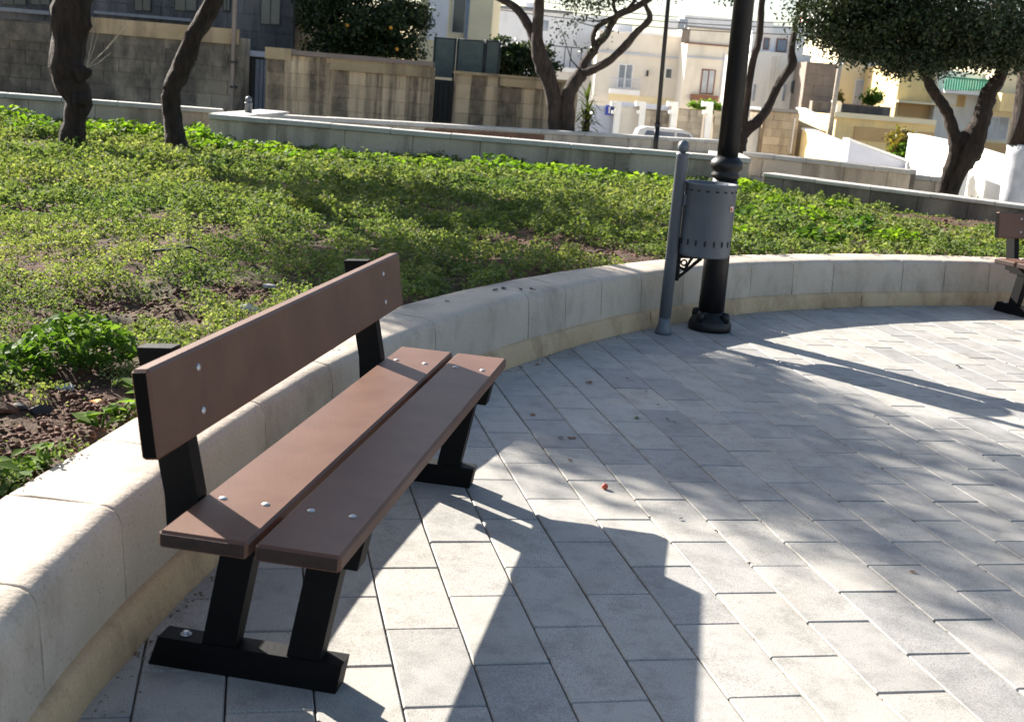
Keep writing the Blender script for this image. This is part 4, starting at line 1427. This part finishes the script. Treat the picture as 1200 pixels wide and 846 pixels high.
h.window(1156.5, 1181, 137, 165, 'bluewash', 'glassgrey', 1, False, 1.2, 'garage_door')
h.rect('wall_patch', 1150, 1182, 168, 178, -0.2, -0.003, 'orange')
h = House('terrace_house', 'yellow flat roofed outbuilding beside the yellowing bush', 'outbuilding', 978, 1095, 139, 38, 5, 'yellow', vref=155)
h.rect('parapet', 976, 1096, 136, 142, -0.15, 0.3, 'yellowpale')
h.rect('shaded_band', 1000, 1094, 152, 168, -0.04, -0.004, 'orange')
h = House('street_wall', 'grey stepped wall piece under the arched white door', 'wall', 950, 1043, 122, 43, 0.4, 'brownwall', vref=135)
h.blocks(951, 1042, 123, 150, 0.6, 0.3, 'greystone')
h = House('gate_pillar', 'white gate pillar in the middle of the grey stepped wall', 'pillar', 978.5, 984, 120, 42, 0.35, 'white', vref=140, group='white gate pillars', wallname='shaft')
h.rect('cap', 977.5, 985, 118.5, 120.2, -0.06, 0.4, 'white')
# sunlit walls turned towards the left
def turned_wall(name, label, pts, D0, D1, thick, mat):
    """wall whose top runs between two pixels lying at two depths"""
    (u0, v0), (u1, v1) = pts
    a = P(u0, v0, D0); b = P(u1, v1, D1)
    za = float(min(ground_z(a[0], a[1]), ground_z(b[0], b[1]))) - 0.1
    d = b - a; d[2] = 0; L = np.linalg.norm(d)
    o = empty(name, (a[0], a[1], za), math.atan2(d[1], d[0])); tag(o, label, 'wall', 'sunlit street walls')
    MB().prism([(0, 0), (L, 0), (L, b[2] - za), (0, a[2] - za)], thick, 0).build('wall', mat, o)
    MB().prism([(-0.03, a[2] - za + 0.003), (L + 0.03, b[2] - za + 0.003), (L + 0.03, b[2] - za + 0.06), (-0.03, a[2] - za + 0.06)], thick + 0.03, -0.03).build('coping', 'white', o)
    return o


turned_wall('sloping_wall', 'pale yellow sloping wall above the tan ramp wall', ((940, 152), (996, 176)), 40, 31.5, 0.3, 'yellow')
turned_wall('sloping_wall', 'lilac white sloping wall below the yellowing bush', ((996, 165), (1062, 190)), 31, 31.4, 0.3, 'bluewash')
turned_wall('sloping_wall', 'bright white wall left of the evergreen trunk', ((1065, 159), (1122, 172)), 32, 25, 0.3, 'white')
turned_wall('sloping_wall', 'bright white wall right of the evergreen trunk', ((1128, 172), (1230, 205)), 34, 25, 0.3, 'white')
turned_wall('sloping_wall', 'white stepped parapet below the brown grey wall', ((934, 128), (975, 150)), 42, 39, 0.3, 'yellowpale')
ramp_ = MB()
r0 = G(930, 186, -0.9); r1 = G(1010, 190, -0.9)
rp = [P(930, 190, 30), P(1010, 196, 27), P(985, 172, 36), P(940, 168, 38)]
rp = [(q[0], q[1], float(ground_z(q[0], q[1])) + 0.05 + (0.35 if i > 1 else 0.15)) for i, q in enumerate(rp)]
tag(ramp_.add(rp, [(0, 1, 2, 3)]).build('ramp', 'concrete_path'), kind='structure')

# yellowing bush and small shrubs at the right
for i, (u, v, ru, rv, D, mat, lab, nl) in enumerate(((1055, 168, 18, 14, 33.5, 'leaf_yellow', 'yellowing bush behind the bright white wall', 2600), (1062, 180, 9, 10, 33, 'leaf_weed', 'small green shrub at the foot of the yellowing bush', 800),
                                                     (978, 115, 12, 6, 44.5, 'leaf_yellow', 'yellow flowering shrub beside the white gate pillar', 700), (1022, 116, 10, 10, 45, 'leaf_weed', 'dark green shrub right of the arched door', 800))):
    b = P(u, v + rv, D)
    o = empty('bush', b); tag(o, lab, 'bush')
    k = D / FPX
    rng = np.random.default_rng(90 + i)
    cl = ellipsoid_clusters(P(u, v, D), (ru * k, 0.4, rv * k), 34, rng, 0.15)
    add_obj('foliage', leaf_mesh('foliage', crown_points(cl, nl, 0.09, rng) - b, 0.12, mat, 0.2, 0.6, 0.1, rng), o)
    MB().tube([(0, 0, -0.7), (0, 0, 0.1)], 0.04, 6).build('stem', 'bark', o)

# distant skyline pieces
h = House('house', 'far pale grey house roofline above the cream houses', 'house', 800, 905, 22, 85, 8, 'pale', vref=40)
h.rect('roof_tank', 917, 928, 24, 34, -6, -5, 'red')
h = House('house', 'far white house between the slim tree and the evergreen crown', 'house', 900, 1010, 34, 90, 8, 'white', vref=60)
h.window(960, 970, 46, 60, 'pale', 'glassgrey', 0)
# overhead cables
for i, (a, b, D, lab) in enumerate((((560, 1), (1010, 34), 44, 'upper overhead cable crossing the sky'), ((560, 8), (1010, 42), 44, 'middle overhead cable crossing the sky'), ((640, 3), (1010, 27), 48, 'topmost short overhead cable near the evergreen crown'))):
    p0 = P(*a, D); p1 = P(*b, D)
    pts = [p0 + (p1 - p0) * t + np.array([0, 0, -0.25 * 4 * t * (1 - t)]) for t in np.linspace(0, 1, 15)]
    o = MB().tube([q - p0 for q in pts], 0.016, 5).build('overhead_cable', 'cable', None, p0)
    tag(o, lab, 'cable', 'overhead cables')


# ================================================================== GROUND COVER AND PLANTS
SOILPX = [(60, 497, .30, .22), (30, 520, .25, .2), (110, 470, .22, .18), (205, 365, .35, .5), (250, 270, .3, .45), (150, 350, .3, .3), (680, 288, .7, .5), (640, 285, .5, .4), (450, 240, .5, .4), (10, 325, .25, .2), (80, 350, .25, .2),
          (1100, 270, 1.2, .8), (1150, 260, 1.2, .8), (1000, 232, 1.3, .6), (330, 345, .3, .3), (280, 345, .3, .3), (600, 235, .7, .5), (520, 215, .6, .6), (90, 185, .3, .4), (215, 190, .3, .4), (360, 215, .5, .5), (960, 285, .5, .3), (1060, 285, .8, .4)]
SP = [(G(u, v, 0.34), a * min(1, 0.35 + 0.065 * np.linalg.norm(G(u, v, 0.34) - CAM)), b * min(1, 0.35 + 0.065 * np.linalg.norm(G(u, v, 0.34) - CAM))) for u, v, a, b in SOILPX]


def cover_amount(x, y):
    c = 1.15 * vn(x, y, 1.1, 11) + 0.55 * vn(x, y, 3.4, 12) + 0.25 * vn(x, y, 9.0, 13) - 0.06
    for p, a, b in SP:
        dx = x - p[0]; dy = y - p[1]
        al = dx * HR[0] + dy * HR[1]; bl = dx * HF[0] + dy * HF[1]
        c = c - 0.8 * np.exp(-((al / a) ** 2 + (bl / b) ** 2))
    r = np.hypot(x - CX, y - CY) - RW
    return np.clip(c, 0, 1)


def in_view(x, y, z, mu=160, mv=80):
    px = x - CAM[0]; py = y - CAM[1]; pz = z - CAM[2]
    dz = px * FWD[0] + py * FWD[1] + pz * FWD[2]
    dz_ = np.where(dz < 0.3, 0.3, dz)
    u = 600 + FPX * (px * RIGHT[0] + py * RIGHT[1] + pz * RIGHT[2]) / dz_
    v = 423 + FPX * (px * DOWN[0] + py * DOWN[1] + pz * DOWN[2]) / dz_
    return (dz > 0.3) & (u > -mu) & (u < 1200 + mu) & (v < 846 + mv)


Cs = []; Ss = []
rng = np.random.default_rng(21)
for lo, hi, dens in ((2.5, 5.0, 15000), (5.0, 7.0, 10500), (7.0, 10.0, 6200), (10.0, 14.0, 3300), (14.0, 23.0, 1900)):
    n = int((24 * 26) * dens)
    # draw in chunks
    for ch in range(0, n, 3000000):
        k = min(3000000, n - ch)
        x = rng.uniform(-9, 15, k); y = rng.uniform(-7, 19, k)
        dd = np.hypot(x - CAM[0], y - CAM[1])
        ok = (dd >= lo) & (dd < hi)
        x, y, dd = x[ok], y[ok], dd[ok]
        ok = in_bed(x, y) & in_view(x, y, 0.35) & (np.hypot(x - CX, y - CY) > RW + 0.335 + np.interp(np.degrees(np.arctan2(y - CY, x - CX)), _OA, _OV))
        x, y, dd = x[ok], y[ok], dd[ok]
        c = cover_amount(x, y)
        fine = 0.55 * vn(x, y, 7.5, 31) + 0.45 * vn(x, y, 16, 32)
        ok = rng.random(len(x)) < np.clip(c * 2.4 - 0.15, 0.02, 1) * np.clip(3.4 * fine - 1.12, 0.02, 1)
        x, y, dd, c, fine = x[ok], y[ok], dd[ok], c[ok], fine[ok]
        hgt = (0.012 + 0.16 * c * (0.2 + vn(x, y, 2.6, 14))) * (0.15 + 1.5 * fine ** 1.5)
        z = bed_z(x, y) + 0.004 + hgt * rng.random(len(x)) ** 0.6
        Cs.append(np.stack([x, y, z], 1)); Ss.append(np.maximum(0.0135, 0.00265 * dd) * (0.8 + 0.5 * c))
C = np.concatenate(Cs); S = np.concatenate(Ss)
gc = add_obj('ground_cover', leaf_mesh('ground_cover', C, S, 'leaf_cover', 0.42, 0.72, 0.10, rng))
tag(gc, 'low green ground cover spreading over the planted bed', 'ground cover', kind='stuff')
print('cover leaves', len(C))

# soil clods and crumbs in the bare patches
m = MB()
rng = np.random.default_rng(33)
ico = [(0, 0, 1), (.894, 0, .447), (.276, .851, .447), (-.724, .526, .447), (-.724, -.526, .447), (.276, -.851, .447), (.724, .526, -.447), (-.276, .851, -.447), (-.894, 0, -.447), (-.276, -.851, -.447), (.724, -.526, -.447), (0, 0, -1)]
icf = [(0, 1, 2), (0, 2, 3), (0, 3, 4), (0, 4, 5), (0, 5, 1), (1, 6, 2), (2, 7, 3), (3, 8, 4), (4, 9, 5), (5, 10, 1), (2, 6, 7), (3, 7, 8), (4, 8, 9), (5, 9, 10), (1, 10, 6), (11, 7, 6), (11, 8, 7), (11, 9, 8), (11, 10, 9), (11, 6, 10)]
icv = np.array(ico)
Vs = []; Fs = []; nv = 0
for k in range(11000):
    p, a, b = SP[rng.integers(0, len(SP))]
    q = p + HR * rng.normal() * a * 0.7 + HF * rng.normal() * b * 0.7
    if not in_bed(np.array([q[0]]), np.array([q[1]]))[0]:
        continue
    dd = math.hypot(q[0] - CAM[0], q[1] - CAM[1])
    s = (0.002 + 0.011 * rng.random() ** 2.2) * (0.5 + dd * 0.11)
    jit = 1 + rng.normal(size=(12, 1)) * 0.22
    v = icv * jit * s * np.array([1, rng.uniform(0.7, 1.2), rng.uniform(0.5, 0.9)])
    z = float(bed_z(q[0], q[1])) + s * 0.25
    Vs.append(v + [q[0], q[1], z]); Fs.append(np.array(icf) + nv); nv += 12
tag(add_obj('soil_crumbs', fast_mesh('soil_crumbs', np.concatenate(Vs), np.concatenate(Fs), 'clod')), 'crumbly red brown soil clods in bare patches', 'soil', kind='stuff')


def plant(name, label, base, radius, height, n, leaf, mat, group=None, seed=0, aspect=0.7, up=0.45, cat='plant', stems=10):
    o = empty(name, base); tag(o, label, cat, group)
    rng = np.random.default_rng(seed)
    a = rng.random(n) * 6.283; r = np.sqrt(rng.random(n)) * radius
    hz = height * (1 - 0.55 * (r / radius) ** 2) * (0.35 + 0.65 * rng.random(n))
    C = np.stack([r * np.cos(a), r * np.sin(a), hz], 1)
    fo = add_obj('foliage', leaf_mesh('foliage', C, leaf, mat, up, aspect, 0.12, rng), o)
    m = MB()
    for q in C[:: max(1, n // stems)]:
        m.tube([(q[0] * 0.15, q[1] * 0.15, -0.03), (q[0] * 0.6, q[1] * 0.6, q[2] * 0.6), tuple(q)], [0.005, 0.004, 0.002], 5, False)
    m.build('stem', 'leaf_weed', o)
    return o


def on_bed(u, v, z0=0.34):
    z = z0
    for _ in range(4):
        p = G(u, v, z); z = float(bed_z(p[0], p[1]))
    p[2] = z
    return p


plant('weed_plant', 'big leafy green weed behind the near end of the bench', on_bed(92, 428), 0.20, 0.19, 800, 0.036, 'leaf_weed', seed=1)
plant('weed_plant', 'leafy weed at the left edge beside the big leafy weed', on_bed(8, 440), 0.16, 0.13, 400, 0.032, 'leaf_weed', seed=2)
# broad leaves lapping over the wall edge
k = 0
for (u, v, nlf, lf, lab) in ((20, 562, 9, 0.075, 'broad leaved seedling at the wall edge by the left frame'), (48, 552, 8, 0.07, 'broad leaved seedling at the wall edge second from left'), (118, 508, 8, 0.07, 'broad leaved seedling on the wall edge near the backrest'), (140, 497, 8, 0.065, 'broad leaved seedling touching the backrest end'), (2, 582, 7, 0.07, 'broad leaved seedling in the left frame corner above the wall'), (165, 470, 12, 0.05, 'small seedling just behind the backrest upright')):
    p = on_bed(u, v - 4)
    plant('seedling', lab, p + np.array([0, 0, 0.02]), 0.06, 0.055, nlf, lf, 'leaf_mallow', 'seedlings at the wall edge', 50 + k, 0.55, 0.75, stems=8)
    k += 1
# bright tall weeds in front of the terrace wall, one by one
rng = np.random.default_rng(44)
AB = B - A; AB[2] = 0
i = 0
names = ['first', 'second', 'third', 'fourth', 'fifth', 'sixth', 'seventh', 'eighth', 'ninth', 'tenth', 'eleventh', 'twelfth', 'thirteenth', 'fourteenth', 'fifteenth', 'sixteenth', 'seventeenth', 'eighteenth', 'nineteenth', 'twentieth']
for k in range(20):
    t = (k + 0.5 + rng.uniform(-0.25, 0.25)) / 20
    p = A + AB * t - HF * rng.uniform(0.4, 1.5)
    p[2] = float(bed_z(p[0], p[1]))
    plant('mallow_plant', 'bright green mallow in front of the bright coped wall, %s from its left end' % names[k], p, rng.uniform(0.32, 0.5), rng.uniform(0.10, 0.24), 190, 0.085, 'leaf_mallow', 'mallows along the coped wall', 200 + k, 0.85, 0.5, stems=8)
for k, (u, v, s, lab) in enumerate(((110, 160, 1.0, 'bright weed clump right of the thick trunk'), (15, 150, 1.3, 'tall bright weed clump at the left edge under the low wall'), (40, 158, 1.1, 'bright weed clump left of the thick trunk'), (145, 158, 1.0, 'bright weed clump midway between the two leaning trunks'), (178, 160, 0.9, 'bright weed clump left of the slimmer leaning trunk'), (235, 165, 1.0, 'bright weed clump right of the slimmer leaning trunk'))):
    plant('weed_clump', lab, on_bed(u, v), 0.35 * s, 0.25 * s, 170, 0.09, 'leaf_mallow', 'bright weeds under the low wall', 300 + k, 0.8, 0.5, stems=8)
for k, (u, v, s, lab) in enumerate(((1085, 246, 0.9, 'leafy weed left of the evergreen trunk foot'), (1130, 250, 1.2, 'leafy weed right of the evergreen trunk foot'), (1155, 252, 1.0, 'leafy weed right of the evergreen, farther from its trunk'), (980, 247, .7, 'small weed against the dark bed wall'), (890, 232, 1.0, 'weed clump right of the thick lamp post by the wall corner'), (910, 245, 1.0, 'weed clump in front of the dark bed wall corner'),
                                     (895, 265, 1.1, 'bright weed clump just right of the bin'), (945, 262, 1.0, 'bright weed clump in the bed right of the lamp post'), (1010, 275, 1.0, 'bright weed clump in the middle of the right hand bed'), (870, 285, 0.9, 'bright weed clump behind the wall beside the lamp post'), (960, 288, 0.9, 'weed clump at the curved wall top right of the lamp post'), (1050, 290, .9, 'weed clump at the curved wall top left of the far bench'))):
    plant('weed_clump', lab, on_bed(u, v), 0.30 * s, 0.20 * s, 170, 0.065, 'leaf_mallow' if k % 2 else 'leaf_weed', 'leafy weeds in the right hand bed', 330 + k, 0.8, 0.5, stems=8)

# ---- small litter
def scrap(name, label, cat, p, s, mat, seed, group=None, lift=0.004):
    rng = np.random.default_rng(seed)
    n = 9
    vs = [(0, 0, s * 0.12)]
    for k in range(n):
        a = 6.283 * k / n
        r = s * (0.5 + 0.5 * abs(math.cos(a))) * rng.uniform(0.75, 1.1)
        vs.append((r * math.cos(a), r * math.sin(a) * 0.75, rng.uniform(0, 0.35) * s))
    top = MB().add(vs, [(0, k + 1, (k + 1) % n + 1) for k in range(n)])
    o = top.build(name, mat, None, (p[0], p[1], p[2] + lift), rng.random() * 6)
    sm = o.modifiers.new('thickness', 'SOLIDIFY'); sm.thickness = 0.0012
    tag(o, label, cat, group)
    return o


for k, (u, v, s, mat, lab) in enumerate(((670, 514, 0.020, 'dryleaf', 'curled dry brown leaf on the paving, nearest the bench end'), (657, 514, 0.014, 'dryleaf', 'tiny brown leaf beside the curled dry leaf'), (746, 491, 0.018, 'greenleaf', 'small green leaf lying on the shaded paving'), (782, 492, 0.014, 'dryleaf', 'small brown leaf right of the green leaf'), (790, 495, 0.011, 'dryleaf', 'brown leaf crumb right of the green leaf'),
                                         (690, 449, 0.022, 'dryleaf', 'dry leaf on the paving near the curved wall'), (624, 487, 0.017, 'dryleaf', 'brown scrap on the paving beyond the bench seat'), (630, 428, 0.017, 'dryleaf', 'brown scrap at the foot of the curved wall'), (1070, 671, 0.012, 'dryleaf', 'reddish leaf scrap on the sunny paving at right'), (735, 444, 0.010, 'dryleaf', 'dark speck of leaf on the shaded paving'), (757, 459, 0.009, 'dryleaf', 'small dark leaf speck left of the lamp shadow'), (771, 475, 0.009, 'dryleaf', 'small dark leaf speck above the brown leaf'), (1122, 430, 0.03, 'darkrock', 'dark leaf on the bright paving near the far bench'), (798, 609, 0.010, 'dryleaf', 'leaf crumb right of the bench shadow'), (668, 540, .012, 'dryleaf', 'faint dry leaf scrap above the red berry'))):
    scrap('fallen_leaf', lab, 'leaf', G(u, v), s, mat, 400 + k, 'fallen leaves on the paving')
p = G(708.5, 573)
o = MB().lathe([(0.002, 0), (0.009, 0.002), (0.0125, 0.009), (0.010, 0.017), (0.003, 0.021)], (0, 0, 0), 14).build('berry', 'stickerred', None, (p[0], p[1], 0.001))
tag(o, 'small red berry on the paving', 'berry')
for k, (u, v, s, lab) in enumerate(((580, 341, 0.022, 'dark dropping on the wall top, left of the pair'), (590, 339, 0.028, 'dark dropping on the wall top, middle'), (610, 340, 0.022, 'dark dropping on the wall top, right of the middle'), (624, 341, 0.03, 'dark dropping on the wall top, rightmost'), (524, 354, 0.018, 'small dark scrap on the wall top behind the bench'))):
    p = G(u, v, 0.352)
    scrap('dropping', lab, 'dropping', p, s, 'darkrock', 450 + k, 'dark droppings on the wall top', 0.005)
# dry stick, pale stones and dark rocks in the bed
p = on_bed(70, 298)
d = HR * 0.12 + HF * 0.05
o = MB().tube([-d * 0.9 + [0, 0, 0.04], [0, 0.01, 0.05], d * 0.9 + [0, 0, 0.06]], [0.009, 0.012, 0.010], 8, True, 0.15).build('dry_stick', 'twig', None, p)
tag(o, 'pale dry stick lying on the ground cover at the left', 'stick')
p = on_bed(205, 305)
o = MB().tube([[-0.12, 0, 0.07], [0, 0.02, 0.085], [0.08, 0.01, 0.10], [0.14, 0.0, 0.075]], [0.006, 0.007, 0.006, 0.004], 6, True).build('dry_stick', 'darkrock', None, p)
tag(o, 'thin dark twig on the ground cover behind the bench', 'stick')
for k, (u, v, s, mat, lab) in enumerate(((292, 366, 0.045, 'rock', 'flat pale stone in the soil behind the backrest'), (314, 342, 0.03, 'rock', 'smaller pale stone behind the backrest, farther off'), (48, 483, 0.035, 'darkrock', 'dark rock in the bare soil at the left'), (24, 478, 0.022, 'darkrock', 'small dark rock left of the dark rock'), (76, 455, 0.03, 'rock', 'pale stone at the edge of the weeds'), (6, 482, 0.04, 'clod', 'red brown clod at the left edge'))):
    p = on_bed(u, v)
    rng = np.random.default_rng(500 + k)
    v_ = icv * (1 + rng.normal(size=(12, 1)) * 0.2) * s * np.array([1.3, 0.9, 0.5])
    o = MB().add(v_, icf).build('stone', mat, None, (p[0], p[1], p[2] + s * 0.3))
    tag(o, lab, 'stone', 'stones in the bed')
scrap('fallen_leaf', 'bright orange dead leaf beside the wall edge', 'leaf', on_bed(112, 488), 0.03, 'dryorange', 520, None, 0.03)

# grit and dry crumbs gathered along the foot of the wall and in the joints
rng = np.random.default_rng(71)
Vs = []; Fs = []; nv = 0
for k in range(1300):
    th = arc(rng.uniform(13.2, 23.6))
    rad_ = RW + wall_off(th) - 0.012 - abs(rng.normal()) * 0.03
    q = polar(rad_, th)
    if k % 3 == 0:
        kk = rng.integers(-3, 24); q = np.array([kk * PW + rng.normal() * 0.0025, rng.uniform(-1.2, 5.0), -0.003])
        if math.hypot(q[0] - CX, q[1] - CY) > RW:
            continue
    s_ = 0.0012 + 0.0042 * rng.random() ** 3
    v = icv * (1 + rng.normal(size=(12, 1)) * 0.22) * s_ * np.array([1.3, 1.0, 0.6])
    Vs.append(v + [q[0], q[1], q[2] + s_ * 0.3]); Fs.append(np.array(icf) + nv); nv += 12
tag(add_obj('grit', fast_mesh('grit', np.concatenate(Vs), np.concatenate(Fs), 'earth')), 'brown grit gathered along the wall foot and paving joints', 'grit', kind='stuff')
